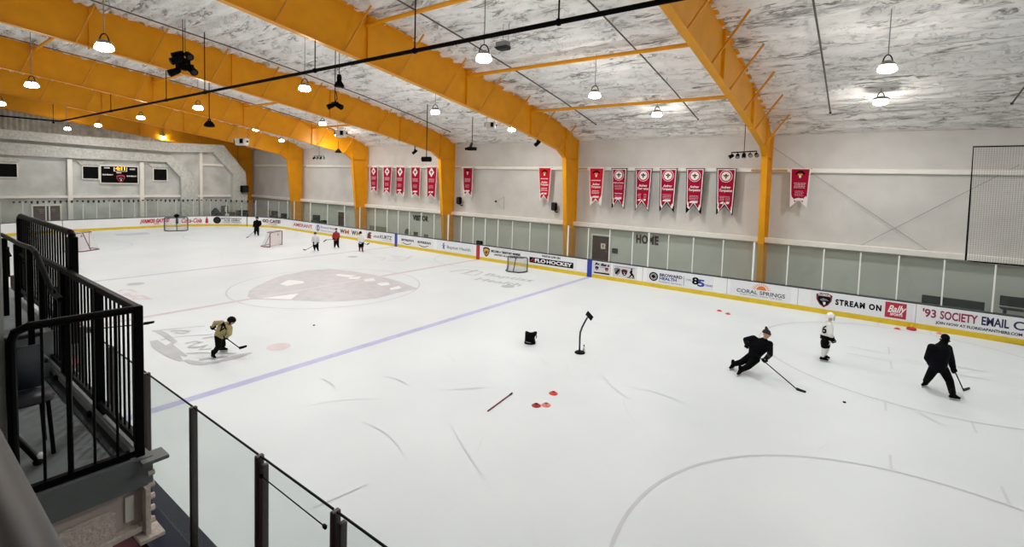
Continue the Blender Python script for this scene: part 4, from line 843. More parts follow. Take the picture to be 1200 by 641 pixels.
banner(631.5, 646, 196, 236.5, .42, 'single bright red banner just before the second frame column', 'red', 'maroon banners on the far wall')
banner(691, 708.5, 196.5, 241.5, .42, 'bright red banner, first one after the second frame column', 'red', 'maroon banners on the far wall')
for i, (a, c, tp) in enumerate(((717, 735, 245), (744.5, 764.5, 247.5), (773.5, 794, 248.5), (804.5, 826, 251), (840, 863.5, 252.5))):
    lb = ['large maroon banner with two small text blocks, second after the red one', 'large maroon banner, third from the second frame column counting the red one', 'large maroon banner in the middle, fourth from the second frame column', 'large maroon banner with a pale crown line above its emblem', 'large maroon banner closest to the nearest frame column'][i]
    banner(a, c, 197, tp, .55, lb, 'big', 'large maroon banners')
banner(926.5, 950.5, 197, 243.5, .42, 'lone maroon banner beyond the nearest frame column', 'cat', 'maroon banners on the far wall')

# crossed bracing rods and the roped net at the right end of the wall
for i, (p, q, lb) in enumerate((((905, 172), (1085, 292), 'thin grey brace rod sloping down from the nearest frame column'), ((1000, 292), (1195, 193), 'thin grey brace rod sloping up towards the roped net'))):
    ea, eb = pY(*p, WY-.12-.05*i), pY(*q, WY-.12-.05*i); tag(MB().tube([(ea.x, WY-.006, ea.z), ea, eb, (eb.x, WY-.006, eb.z)], .011, 6).build('brace_rod', M_GREY), lb, 'brace rod', 'crossed brace rods')
a = pY(1140, 172, GY); zb = GZ+.08; zt = a.z
r = thing('protective_netting', 'fine dark net in a black rope border hung above the glass', 'netting', (a.x, GY, zb))
x0, x1 = a.x+.02, 29.2; b = MB()
b.tube([(x1, GY, zt+.03), (x0, GY, zt), (x0+.03, GY, (zt+zb)/2), (x0+.05, GY, zb), (x0+.3, GY, zb-.02), (x1, GY, zb)], .028, 8); b.build('rope_border', M_BLKM, r)
b = MB(); k = x0+.08
while k < x1: b.tube([(k, GY, zb), (k, GY, zt)], .003, 3, caps=False); k += .075
k = zb+.05
while k < zt: b.tube([(x0+.04, GY, k), (x1, GY, k)], .003, 3, caps=False); k += .075
tag(b.build('net_mesh', M_DGREY, r), kind='stuff')
#--REST--
# ------------------------------------------------------------------ goals
def goal(label, P1, n, m_frame, scale=1.0, sheet=False, width=1.83, height=1.22, u=None, netm=None):
    P1 = Vector((P1[0], P1[1], 0)); u = Vector((u[0], u[1], 0)).normalized(); n = Vector((n[0], n[1], 0)); n = (n-u*n.dot(u)).normalized()
    W, H, D = width*scale, height*scale, 1.0*scale; Z = Vector((0, 0, 1)); c = P1+u*W/2
    r = thing('hockey_goal', label, 'goal', c, 'hockey goals on the ice'); tr = .036*max(scale, .8)*(1.35 if m_frame is M_GOALBLK else 1)
    q = lambda a, d, z: P1+u*a+n*d+Z*z
    MB().tube([q(0, 0, 0), q(0, 0, H-.08), q(.03, 0, H-.02), q(.09, 0, H), q(W-.09, 0, H), q(W-.03, 0, H-.02), q(W, 0, H-.08), q(W, 0, 0)], tr, 8).build('front_frame', m_frame, r)
    back = [q(0, 0, .03), q(.06, D*.6, .03), q(.3, D, .03), q(W-.3, D, .03), q(W-.06, D*.6, .03), q(W, 0, .03)]
    MB().tube(back, tr*1.15, 8).build('base_frame', m_frame, r)
    MB().tube([q(.09, 0, H), q(.25, D*.42, H), q(W-.25, D*.42, H), q(W-.09, 0, H)], tr*.8, 8).build('top_shelf', m_frame, r)
    MB().tube([q(W/2, D*.42, H), q(W/2, D, .03)], tr*.75, 8).build('centre_strut', m_frame, r)
    b = MB(); top = [q(0, 0, H), q(.12, D*.3, H), q(.3, D*.42, H), q(W-.3, D*.42, H), q(W-.12, D*.3, H), q(W, 0, H)]
    def path(pts, t):
        L = [(pts[i+1]-pts[i]).length for i in range(len(pts)-1)]; s = t*sum(L)
        for i, l in enumerate(L):
            if s <= l or i == len(L)-1: return pts[i]+(pts[i+1]-pts[i])*min(1, s/l)
            s -= l
    N, K = 40, 13
    for k in range(N+1): b.tube([path(top, k/N), path(back, k/N)], .006, 3, caps=False)
    for k in range(1, K): b.tube([path(top, j/20)+(path(back, j/20)-path(top, j/20))*k/K for j in range(21)], .006, 3, caps=False)
    for k in range(1, 6): b.tube([path(top, .0+.03*k)+Vector((0, 0, 0)), path(top, 1-.03*k)], .006, 3, caps=False)
    b.build('net', netm or M_NET, r)
    if sheet:
        s = MB().prism([q(.06, .02, .06), q(W-.06, .02, .06), q(W-.06, .02, H-.06), q(.06, .02, H-.06)], n*.012).build('target_sheet', mat('sheet_white', '#dcd6d8', .7), r)
        MB().prism([q(W*.62, .036, H*.72), q(W*.72, .036, H*.72), q(W*.67, .036, H*.88)], n*.006).build('sheet_mark', M_TXTRED if sheet == 'red' else M_TXTBLK, s); MB().prism([q(W*.62, .014, H*.72), q(W*.72, .014, H*.72), q(W*.67, .014, H*.88)], -n*.006).build('sheet_mark', M_TXTRED if sheet == 'red' else M_TXTBLK, s)
    return r
goal('large goal with a white target sheet beside the stair railing', pZ(75, 295.5), (.83, .55), M_GOALRED, 1.0, 'black', u=(-.55, .83))
goal('dark framed goal standing before the end boards adverts', pZ(192.7, 270.2), (.96, -.27), M_GOALBLK, 1.0, False, u=(.27, .96), netm=M_NETDK)
goal('goal with white target sheet seen from the side, near the dark-clad skater', pZ(316.3, 290), (-.85, -.53), M_GOALRED, .92, 'red', u=(-.53, .85))
goal('small dark goal close to the far boards before the black rounded advert', pZ(595, 316), (.25, -.97), M_GOALBLK, .72, False, u=(.97, .25), netm=M_NETDK)
c = pZ(204, 262, 0); q = pZ(192.7, 270.2)+Vector((.27, .96, 0))*.9; r = thing('goal_bag', 'round black bag lying on top of the dark framed goal', 'bag', (q.x+.2, q.y, 1.25)); MB().ball((q.x+.18, q.y, 1.40), .2, 2, (1, 1.2, .75)).build('bag_body', M_BLKM, r, True); MB().tube([(q.x+.18, q.y-.15, 1.5), (q.x+.18, q.y, 1.62), (q.x+.18, q.y+.15, 1.5)], .02, 6).build('handle', M_BLK, r)

# ------------------------------------------------------------------ small things on the ice
def puck(px, py, lab): c = pZ(px, py); tag(MB().lathe([(.036, 0), (.038, .003), (.038, .022), (.036, .0255)], (c.x, c.y, .001), 18).build('hockey_puck', M_BLK), lab, 'puck', 'pucks on the ice')
puck(368, 381.5, 'black puck alone on the ice ahead of the tan skater'); puck(989.5, 471.8, 'black puck between the leaning skater\'s blade and the dark-hooded coach')
def cone(px, py, lab, m, z=0):
    c = pZ(px, py); tag(MB().lathe([(.115, 0), (.12, .006), (.11, .012), (.06, .048), (.052, .052), (.045, .046), (.09, .01)], (c.x, c.y, .001), 20).build('disc_cone', m, None, True), lab, 'cone', 'training discs')
cone(628.5, 475.5, 'dark red training disc touching the paler one, nearest the red stick', M_CONED); cone(640, 475, 'pale red training disc beside the dark red one', M_CONEP); cone(648.5, 461.3, 'red training disc lying alone above the pair', M_CONE)
cone(843, 364.5, 'red disc far off, nearest the sun advert, first of two', M_CONE); cone(853, 368, 'red disc far off, second of two near the sun advert', M_CONE); cone(1051.5, 385.5, 'red disc by the boards below the red tile advert', M_CONE); cone(1101, 391.2, 'pink-red disc just above the hooded coach at the boards', M_CONEP)
a = pZ(1068, 386.5); r = thing('disc_holder', 'stack of dark red discs with a yellow top by the boards', 'cones', a); MB().lathe([(.16, .0), (.17, .02), (.15, .09), (.1, .11)], a, 16).build('disc_stack', M_CONED, r, True); MB().lathe([(.03, .1), (.04, .15), (.02, .24)], a, 10).build('stem', M_YEL, r, True)
a, c = pZ(571.5, 482.5), pZ(600, 461.5); r = thing('training_stick', 'thin dark red stick lying flat on the ice', 'stick', (a+c)/2); d = (c-a).normalized(); MB().tube([a+Vector((0, 0, .018)), c+Vector((0, 0, .018))], .017, 8).build('shaft', mat('stick_red', '#7c1f2c', .5), r); MB().tube([c-d*.12+Vector((0, 0, .018)), c+Vector((0, 0, .018))], .021, 8).build('grip', M_BLK, r)
# stand with a tilted tablet
c = pZ(679.5, 413.5); dp = depth(c); r = thing('tablet_stand', 'dark blue curved pole stand holding a tilted black tablet on the ice', 'stand', c)
MB().lathe([(.17, 0), (.175, .02), (.15, .045), (.05, .06)], c, 24).build('base', M_BLK, r, True)
pl_ = [pD(679, 411.5, dp), pD(679.3, 404, dp), pD(679.5, 395, dp), pD(680, 389.5, dp), pD(682, 384, dp-.05), pD(685, 378, dp-.1), pD(688, 372.5, dp-.15)]
MB().tube(pl_, .03, 10).build('pole', mat('pole_navy', '#1b1d45', .4), r, True)
h = pD(690.8, 370, dp-.18); X1 = (pD(694.5, 373.5, dp-.18)-pD(688, 366, dp-.18)).normalized(); nn = (X1.cross(FW)).normalized(); F2 = (FW*.7+nn*.7).normalized(); b = MB(); M4 = frame(h, X1, F2); b.box((-.14, -.1, -.012), (.14, .1, .012), M4); b.bevel(.008, 1); b.build('tablet', M_BLK, r); MB().tube([pl_[-1], h], .03, 8).build('clamp', M_GREY, r)
c2 = pZ(682.3, 411.5)+RT*.05; tb = MB().lathe([(.035, 0), (.037, .1), (.03, .14), (.014, .17)], c2+Vector((0, 0, .0)), 12).build('water_bottle', M_TXTWHT, None, True); tag(tb, 'white drink bottle with black cap standing behind the tablet stand base', 'bottle'); MB().lathe([(.02, .165), (.02, .2), (.008, .23)], c2, 10).build('bottle_cap', M_BLK, tb)
# black bag / bucket
c = pZ(621, 402.5); r = thing('puck_bag', 'black open-topped fabric bucket standing alone on the ice', 'bag', c)
R0 = Matrix.Translation(c) @ frame((0, 0, 0), (RT.x, RT.y, 0), (-RT.y, RT.x, 0)); b = MB(); rows = []
for z, w1, w2, sk in ((0, .19, .15, 0), (.06, .2, .16, 0), (.09, .185, .15, .0), (.22, .17, .14, -.01), (.33, .2, .15, .02), (.38, .21, .155, .03)):
    rows.append([b.bm.verts.new(R0 @ Vector((w1*math.cos(2*PI*k/20)+sk, w2*math.sin(2*PI*k/20), z+(.035*math.sin(3*2*PI*k/20) if z > .35 else 0)))) for k in range(20)])
inner = [b.bm.verts.new(R0 @ Vector((.17*math.cos(2*PI*k/20)+.03, .12*math.sin(2*PI*k/20), .3))) for k in range(20)]; rows.append(inner)
for A, B in zip(rows, rows[1:]):
    for k in range(20): b.bm.faces.new((A[k], A[(k+1) % 20], B[(k+1) % 20], B[k]))
b.bm.faces.new(rows[0][::-1]); b.bm.faces.new(inner); b.build('bag_body', M_BLKM, r, True); MB().tube([R0 @ Vector(p) for p in ((-.19, -.02, .09), (-.1, -.14, .085), (.02, -.165, .08))], .012, 6).build('trim_strap', M_GREY, r); MB().tube([R0 @ Vector(p) for p in ((.2, -.03, .34), (.225, -.04, .27), (.2, -.03, .2))], .015, 6).build('handle', M_BLK, r)
a, c = pZ(201, 601), pZ(193, 627); a.z = .02; c.z = .02; r = thing('loose_stick', 'short dark stick lying on the ice behind the bronze-posted glass', 'stick', a); MB().tube([a, c], .018, 8).build('shaft', M_DGREY, r); MB().tube([a, a+(a-c).normalized()*.1], .024, 8).build('knob', M_BLK, r)

# ------------------------------------------------------------------ people
def remesh(o, vox, smooth=3):
    m = o.modifiers.new('r', 'REMESH'); m.mode = 'VOXEL'; m.voxel_size = vox; m.use_smooth_shade = True
    s = o.modifiers.new('s', 'SMOOTH'); s.factor = .5; s.iterations = smooth; bake(o); return o
def blob(name, caps, vox, m, parent, balls=(), smooth=3):
    b = MB()
    for p0, r0, p1, r1 in caps: b.capsule(p0, r0, p1, r1)
    for c, r_, sc, M in balls: b.ball(c, r_, 2, sc, M)
    return remesh(b.build(name, m, parent, True), vox, smooth)
def basis(f, u):
    u = Vector(u).normalized(); f = Vector(f); f = (f-u*f.dot(u)).normalized(); s = f.cross(u).normalized()   # s: the figure's right
    return Matrix((( s.x, f.x, u.x), (s.y, f.y, u.y), (s.z, f.z, u.z)))
def stick(label, pts, grip, left=False, m=M_BLK, blade_m=M_BLK):
    """pts: butt, hand, hand, heel, toe"""
    pts = [Vector(p) for p in pts]; r = thing('hockey_stick', label, 'hockey stick', pts[-2], 'hockey sticks held by the skaters')
    b = MB(); b.tube([pts[0], pts[-2]], .016, 6); b.build('shaft', m, r)
    h, t = pts[-2], pts[-1]; d = (t-h).normalized(); up = (pts[0]-h).normalized(); w = (up-d*up.dot(d)).normalized(); n = d.cross(w).normalized()*.011
    o = [h-d*.02-w*.03, h+d*.1-w*.035, t-w*.03, t+d*.015, t+w*.03, h+d*.06+w*.04, h-d*.02+w*.05]
    MB().prism([p-n for p in o], n*2).bevel(.006, 1).build('blade', blade_m, r)
    MB().tube([pts[0], pts[0]+(h-pts[0]).normalized()*.09], .021, 8).build('butt_tape', grip, r); return r
def glove(p, elbow, axis, s, m, cuff, parent, bare=False):
    """hand closed about `axis` at p: palm, four curled fingers and a side thumb"""
    p = Vector(p); a = Vector(axis).normalized(); f = (p-Vector(elbow)).normalized(); e = -f; f = (f-a*f.dot(a)); f = f.normalized() if f.length > .2 else (a.cross(FW)).normalized(); n = a.cross(f).normalized()
    caps = [(p-f*.055*s-a*.03*s+n*.02*s, .034*s, p-f*.055*s+a*.03*s+n*.02*s, .034*s), (p-f*.05*s+n*.015*s, .036*s, p-f*.03*s+e*.09*s, .042*s)]
    for k, ln in enumerate((.9, 1.0, .96, .8)):
        o = a*(.036-.024*k)*s; caps += [(p+o-f*.035*s+n*.032*s, .0155*s, p+o+f*.022*s*ln+n*.036*s, .0145*s), (p+o+f*.022*s*ln+n*.036*s, .0145*s, p+o+f*.038*s*ln-n*.004*s, .0135*s), (p+o+f*.038*s*ln-n*.004*s, .0135*s, p+o+f*.012*s*ln-n*.034*s, .0125*s)]
    caps += [(p-f*.05*s+a*.045*s, .018*s, p-f*.01*s+a*.052*s-n*.025*s, .015*s), (p-f*.01*s+a*.052*s-n*.025*s, .015*s, p+f*.03*s+a*.03*s-n*.03*s, .013*s)]
    g = blob('glove', caps, .0075*s, m, parent, smooth=1)
    MB().tube([p-f*.03*s+e*.07*s, p-f*.025*s+e*.1*s, p-f*.015*s+e*.17*s], [.046*s, .054*s, .06*s], 12).build('cuff', cuff, g); return g
def skate(ankle, toe, heel_z, s, parent, m=M_BLKM):
    A = Vector(ankle); T = Vector(toe); d = Vector((T.x-A.x, T.y-A.y, 0)); d = d.normalized() if d.length > 1e-4 else Vector((0, -1, 0))
    zb = heel_z; base = Vector((A.x, A.y, zb)); Lb = .27*s; hl = base-d*.07*s; tl = hl+d*Lb; Z = Vector((0, 0, 1)); side = d.cross(Z)
    caps = [(A+Z*.1*s, .055*s, A, .05*s), (A, .05*s, hl+d*.02*s+Z*.085*s, .042*s), (hl+d*.03*s+Z*.085*s, .042*s, tl-d*.05*s+Z*.075*s, .038*s), (A+d*.02*s, .045*s, tl-d*.09*s+Z*.095*s, .036*s)]
    b = blob('skate', caps, .011*s, m, parent, smooth=2)
    MB().prism([hl+Z*.05*s-side*.012*s, hl+d*.05*s+Z*.022*s-side*.012*s, tl-d*.04*s+Z*.022*s-side*.012*s, tl-d*.01*s+Z*.045*s-side*.012*s, tl-d*.08*s+Z*.05*s-side*.012*s, tl-d*.13*s+Z*.032*s-side*.012*s, hl+d*.1*s+Z*.032*s-side*.012*s], side*.024*s).build('blade_holder', M_TXTWHT, b)
    MB().prism([hl-d*.005+Z*.024*s-side*.002, hl+d*.01+Z*.001-side*.002, tl-d*.03*s+Z*.001-side*.002, tl+Z*.02*s-side*.002, tl-d*.03*s+Z*.024*s-side*.002], side*.004).build('steel_blade', M_STEEL, b); return b
def person(label, J, face, s=1.0, cols=None, gear='coach', shorts=False, girth=1.0, sleeve=1.0):
    """J: joints in world space: head neck chest pelvis, shL elL haL ..., hipL knL anL toL (L = the picture's left side)"""
    H, N, C, P = J['head'], J['neck'], J['chest'], J['pelvis']; g = s*girth
    base = Vector(((J['anL'].x+J['anR'].x)/2, (J['anL'].y+J['anR'].y)/2, 0)); r = thing('person', label, 'person', base, 'skaters on the ice')
    hr = .105*s; hu = J.get('hup', (H-N).normalized()); B = basis(face, hu); fw = B @ Vector((0, 1, 0)); sd = B @ Vector((1, 0, 0)); hu = B @ Vector((0, 0, 1))
    caps = [(P, .11*s, C, .12*s), (C, .11*s, N, .06*s), (N, .052*s, H-hu*.05*s, .05*s), (H-hu*.05*s+fw*.01*s, .07*s, H-hu*.085*s+fw*.045*s, .04*s)]
    for q in 'LR':
        caps += [(C, .08*s, J['sh'+q], .055*s), (J['sh'+q], .05*s, J['el'+q], .04*s), (J['el'+q], .04*s, J['ha'+q], .03*s), (P, .09*s, J['hip'+q], .085*s), (J['hip'+q], .08*s, J['kn'+q], .055*s), (J['kn'+q], .055*s, J['an'+q], .038*s)]
    caps += [(H+fw*.098*s+hu*.015*s, .012*s, H+fw*.118*s-hu*.022*s, .017*s), (H+fw*.094*s-hu*.058*s+sd*.022*s, .010*s, H+fw*.094*s-hu*.058*s-sd*.022*s, .010*s), (H+fw*.088*s+hu*.03*s+sd*.04*s, .012*s, H+fw*.088*s+hu*.03*s-sd*.04*s, .012*s)]
    for q in (-1, 1): caps.append((H+sd*q*.083*s-hu*.025*s, .018*s, H+sd*q*.088*s+hu*.015*s-fw*.008*s, .02*s))
    blob('body', caps, .0135*s, M_SKIN, r, balls=[(H+hu*.01*s, hr, (.8, .97, 1.12), B)], smooth=2)
    for q in (-1, 1): MB().ball(H+sd*q*.036*s+fw*.09*s+hu*.008*s, .011*s, 2).build('eye', M_TXTBLK, r, True)
    sh = cols['top']; pt = cols['bottom']
    jc = [(P+(C-P)*J.get('hem', .08), .185*g, C, .19*g), (C, .19*g, N, .085*g)]
    if 'collar' in J: jc.append((N, .1*g, H-hu*.07*s, .088*s))
    pelv_side = (J['hipR']-J['hipL'])
    for q in 'LR':
        jc += [(C, .13*g, J['sh'+q], .1*g*sleeve), (J['sh'+q], .097*g*sleeve, J['el'+q], .082*g*sleeve), (J['el'+q], .082*g*sleeve, J['el'+q]+(J['ha'+q]-J['el'+q])*.78, .06*g*sleeve), (P, .15*g, J['sh'+q]+(P-J['sh'+q])*.4, .13*g)]
    jersey = blob('jersey', jc, .022*s, sh, r)
    pc = [(P, .165*g, P+(C-P)*.12, .17*g)]
    for q in 'LR':
        k = J['kn'+q]; a = J['an'+q]; hp = J['hip'+q]
        if shorts: pc += [(P, .15*g, hp, .135*g), (hp, .135*g, hp+(k-hp)*J.get('hemk', .75), .115*g)]
        else: pc += [(P, .14*g, hp, .125*g), (hp, .122*g, k, .095*g), (k, .095*g, a+(k-a)*.12, .078*g)]
    blob('hockey_pants' if shorts else 'trousers', pc, .02*s, pt, r)
    if shorts:
        for q in 'LR':
            k = J['kn'+q]; a = J['an'+q]; hp = J['hip'+q]; blob('sock', [(k+(hp-k)*.3, .085*g, k, .09*g), (k, .09*g, a+(k-a)*.1, .06*g)], .016*s, cols['sock'], r)
    for q in 'LR':
        skate(J['an'+q], J['to'+q], J.get('zb'+q, 0.0), s, r)
    ax = J.get('axis', Vector((0, 0, 1)))
    for q in 'LR': glove(J['ha'+q], J['el'+q], J.get('axis'+q, ax), s*1.25, cols.get('glove', M_BLKM), cols.get('cuff', M_BLKM), r)
    if gear == 'beanie':
        b = MB(); b.ball(H+hu*.045*s-fw*.008*s, .118*s, 2, (.87, 1.0, .95), B); h = b.build('beanie', cols['hat'], r, True)
        bm = bmesh.new(); bm.from_mesh(h.data); c0 = H+hu*(.022-J.get('low', 0))*s; bmesh.ops.bisect_plane(bm, geom=bm.verts[:]+bm.edges[:]+bm.faces[:], plane_co=c0, plane_no=-(hu*.95-fw*.12), clear_outer=True); bm.to_mesh(h.data); bm.free(); h.modifiers.new('s', 'SOLIDIFY').thickness = .012*s; bake(h)
        b = MB(); pts = [H+hu*(.032-J.get('low', 0)*.9)*s+(sd*math.cos(a)*.1*s+fw*math.sin(a)*.113*s)+fw*(.0) for a in [2*PI*k/20 for k in range(20)]]; b.tube(pts, .02*s, 8, closed=True); b.build('hat_cuff', cols['hat'], h, True)
        if cols.get('pom'): MB().capsule(H+hu*.13*s-fw*.03*s, .055*s, H+hu*.19*s-fw*.055*s, .032*s).build('hat_peak', cols['hat'], h, True)
    elif gear == 'helmet':
        b = MB(); b.ball(H+hu*.035*s-fw*.008*s, .135*s, 3, (.88, 1.06, .98), B); h = b.build('helmet', cols['hat'], r, True)
        bm = bmesh.new(); bm.from_mesh(h.data); bmesh.ops.bisect_plane(bm, geom=bm.verts[:]+bm.edges[:]+bm.faces[:], plane_co=H+hu*.0-fw*.02*s, plane_no=-(hu-fw*.35), clear_outer=True); bm.to_mesh(h.data); bm.free(); h.modifiers.new('s', 'SOLIDIFY').thickness = .014*s; bake(h)
        for q in (-1, 1): MB().capsule(H+sd*q*.1*s-hu*.04*s, .03*s, H+sd*q*.105*s+hu*.02*s-fw*.02*s, .036*s).build('ear_guard', cols['hat'], h, True)
        b = MB(); b.prism([H+hu*.155*s+sd*.02*s+fw*.02*s, H+hu*.155*s-sd*.02*s+fw*.02*s, H+hu*.13*s-sd*.02*s-fw*.1*s, H+hu*.13*s+sd*.02*s-fw*.1*s], hu*.016*s); b.build('helmet_ridge', cols['hat'], h)
        if cols.get('cage'):
            b = MB()
            for k in range(6): b.tube([H+hu*(.05-.032*k)*s+(sd*math.sin(a)*.105+fw*math.cos(a)*.145)*s for a in [-1.25+2.5*j/8 for j in range(9)]], .005*s, 5)
            for k in range(7): a = -1.2+.4*k; b.tube([H+hu*(.05-.032*j)*s+(sd*math.sin(a)*.105+fw*math.cos(a)*.145)*s for j in range(6)], .005*s, 5)
            b.build('face_cage', cols['cage'], h)
    elif gear == 'hair':
        b = MB(); b.ball(H+hu*.03*s-fw*.015*s, .118*s, 3, (.84, 1.0, 1.02), B); h = b.build('hair', cols['hat'], r, True)
        bm = bmesh.new(); bm.from_mesh(h.data); bmesh.ops.bisect_plane(bm, geom=bm.verts[:]+bm.edges[:]+bm.faces[:], plane_co=H+hu*.02*s+fw*.03*s, plane_no=-(hu*.8-fw*.6), clear_outer=True); bm.to_mesh(h.data); bm.free(); h.modifiers.new('s', 'SOLIDIFY').thickness = .012*s; bake(h)
    return r, jersey
def joints(x0, y0, sc, dep, d):
    J = {}
    for k, v in d.items():
        if k in ('axis',): continue
        J[k] = pD(x0+v[0]/sc, y0+v[1]/sc, dep+(v[2] if len(v) > 2 else 0))
    return J
def feet(J, pl, pr, tl, tr):
    """plant the skates: ankle height from the ice points seen under each foot"""
    for q, p, t in (('L', pl, tl), ('R', pr, tr)):
        P = pZ(*p); T = pZ(*t); J['an'+q] = Vector((P.x, P.y, .15*J['s'])); J['to'+q] = T
M_NAVYC = mat('cloth_black_navy', '#0c0d13', .9, var=.1, scale=8, spec=.1); M_BLKC = mat('cloth_black', '#09090b', .9, spec=.1); M_TAN = mat('cloth_tan', '#9c9064', .8, var=.1, scale=5); M_WHC = mat('cloth_white', '#dcdcda', .8, var=.04, scale=4); M_REDC = mat('cloth_red', '#8e1526', .8); M_GREYC = mat('cloth_dark_grey', '#3c3e41', .85); M_LTG = mat('cloth_pale', '#c9cbcf', .8, var=.06, scale=5)
M_HATBR = mat('knit_dark', '#2c2323', .9, var=.2, scale=40)
def mean_depth(*pp): return sum(depth(pZ(*p)) for p in pp)/len(pp)
# --- leaning coach with knit hat
x0, y0, k = 845, 360, 5.827; dep = mean_depth((858, 433), (866, 440))
J = joints(x0, y0, k, dep, dict(head=(310, 183, -.1), neck=(296, 222, -.05), chest=(272, 255, 0), pelvis=(222, 335, .02), shL=(222, 212, .12), elL=(168, 222, .22), haL=(176, 268, .05), shR=(332, 250, -.15), elR=(335, 322, -.3), haR=(294, 362, -.45), hipL=(202, 335, .1), knL=(140, 375, .08), hipR=(238, 355, -.08), knR=(185, 405, -.12)))
J['s'] = 1.0; feet(J, (858.5, 432.5), (867, 439.5), (853.5, 434.5), (862.5, 442))
heel = pZ(934, 457.5); toe = pZ(944, 460.5); heel.z = .03; toe.z = .03
J['axis'] = (heel-J['haL']).normalized(); J['axisL'] = -J['axis']; J['hup'] = (UP*.9+RT*.25).normalized()
_, jr = person('person in dark tracksuit and knit hat leaning hard into a turn', J, RT*.75-FW*.6-UP*.1, 1.0, dict(top=M_NAVYC, bottom=M_BLKC, hat=M_HATBR, pom=True, glove=M_BLKM, cuff=M_DGREY), 'beanie')
b = MB(); cpt = J['chest']-FW*.2+RT*.1; b.ball(cpt, .028, 2, (1, .5, 1)); b.build('chest_badge', M_TXTGREY, jr, True)
stick('black stick of the leaning skater, blade stretched far along the ice', [J['haL']-(heel-J['haL']).normalized()*.08, J['haL'], J['haR'], heel, toe], M_TXTWHT, blade_m=M_DGREY)
# --- child with number 6
x0, y0, k = 940, 355, 8.02; dep = mean_depth((964, 421), (969, 424)); s6 = .93
J = joints(x0, y0, k, dep, dict(head=(268, 132), neck=(252, 185), chest=(240, 235), pelvis=(224, 352), shL=(212, 215, .16), elL=(225, 290, .28), haL=(285, 345, .2), shR=(262, 212, -.16), elR=(268, 290, -.28), haR=(295, 362, -.18), hipL=(228, 372, .1), knL=(228, 430, .1), hipR=(212, 372, -.1), knR=(208, 430, -.08)))
J['s'] = s6; feet(J, (966, 421), (963.5, 423), (974, 421.5), (972, 424.5)); J['axis'] = (UP*.4+RT*.8).normalized(); J['hup'] = (UP+RT*.1).normalized(); J['hem'] = 0; J['hemk'] = .55
_, jr = person('child in white jersey number 6, white helmet and black pants, seen from behind', J, RT*.95+FW*.2, s6, dict(top=M_WHC, bottom=M_BLKC, sock=M_WHC, hat=M_TXTWHT, cage=M_STEEL, glove=M_BLKM, cuff=M_BLKM), 'helmet', True, 1.02, 1.0)
def wrap_text(s, h, w, centre, xd, yd, target, m, name='jersey_number'):
    me = text_mesh(s, h, .009, 0, 0); xs_ = [v.co.x for v in me.vertices]; me.transform(Matrix.Diagonal((w/(max(xs_)-min(xs_)), 1, 1, 1))); F_ = frame(centre, xd, yd); nrm = Vector(xd).cross(Vector(yd)).normalized()
    bm = bmesh.new(); bm.from_mesh(me); bmesh.ops.triangulate(bm, faces=bm.faces[:]); bmesh.ops.subdivide_edges(bm, edges=bm.edges[:], cuts=2); bm.to_mesh(me); bm.free(); me.transform(F_)
    T = BVHTree.FromPolygons([v.co[:] for v in target.data.vertices], [p.vertices[:] for p in target.data.polygons])
    for v in me.vertices:
        h_ = T.ray_cast(v.co+nrm*.6, -nrm)
        if h_[0]: v.co = h_[0]+nrm*.006
    return link(name, me, m, target)
T = BVHTree.FromPolygons([v.co[:] for v in jr.data.vertices], [p.vertices[:] for p in jr.data.polygons])
d = ray(940+203/8.02, 355+250/8.02).normalized(); hp, hn, _i, _d = T.ray_cast(CAM, d); bk = Vector((hn.x, hn.y, 0)).normalized(); bk = (bk-FW*.5-RT*.1); bk.z = 0; bk.normalize(); xd = Vector((0, 0, 1)).cross(bk); yd = bk.cross(xd)
me = text_mesh('6', .36, .012); xs_ = [v.co.x for v in me.vertices]; me.transform(Matrix.Diagonal((.2/(max(xs_)-min(xs_)), 1, 1, 1)))
bm = bmesh.new(); bm.from_mesh(me); bmesh.ops.triangulate(bm, faces=bm.faces[:]); bmesh.ops.subdivide_edges(bm, edges=bm.edges[:], cuts=2); bm.to_mesh(me); bm.free(); me.transform(frame(hp+bk*.03, xd, yd))
for v in me.vertices:
    q_ = T.find_nearest(v.co); v.co = q_[0]+q_[1]*.007
link('jersey_number', me, M_TXTBLK, jr)
up = (J['neck']-J['pelvis']).normalized()
def stripe(jr, a, rad, h, m, name, parent=None):
    bm = bmesh.new(); bm.from_mesh(jr.data); n = up
    bmesh.ops.bisect_plane(bm, geom=bm.verts[:]+bm.edges[:]+bm.faces[:], plane_co=a-n*h/2, plane_no=-n, clear_outer=True); bmesh.ops.bisect_plane(bm, geom=bm.verts[:]+bm.edges[:]+bm.faces[:], plane_co=a+n*h/2, plane_no=n, clear_outer=True)
    bmesh.ops.delete(bm, geom=[v for v in bm.verts if (v.co-a).length > rad], context='VERTS')
    for v in bm.verts: v.co += v.normal*.006
    me = bpy.data.meshes.new(name); bm.to_mesh(me); bm.free(); me.materials.clear(); return link(name, me, m, jr)
stripe(jr, J['pelvis']+up*.1, .6, .13, M_BLKC, 'jersey_stripe')
stripe(jr, J['pelvis']+up*.46, .5, .05, M_GREYC, 'jersey_yoke') if False else None
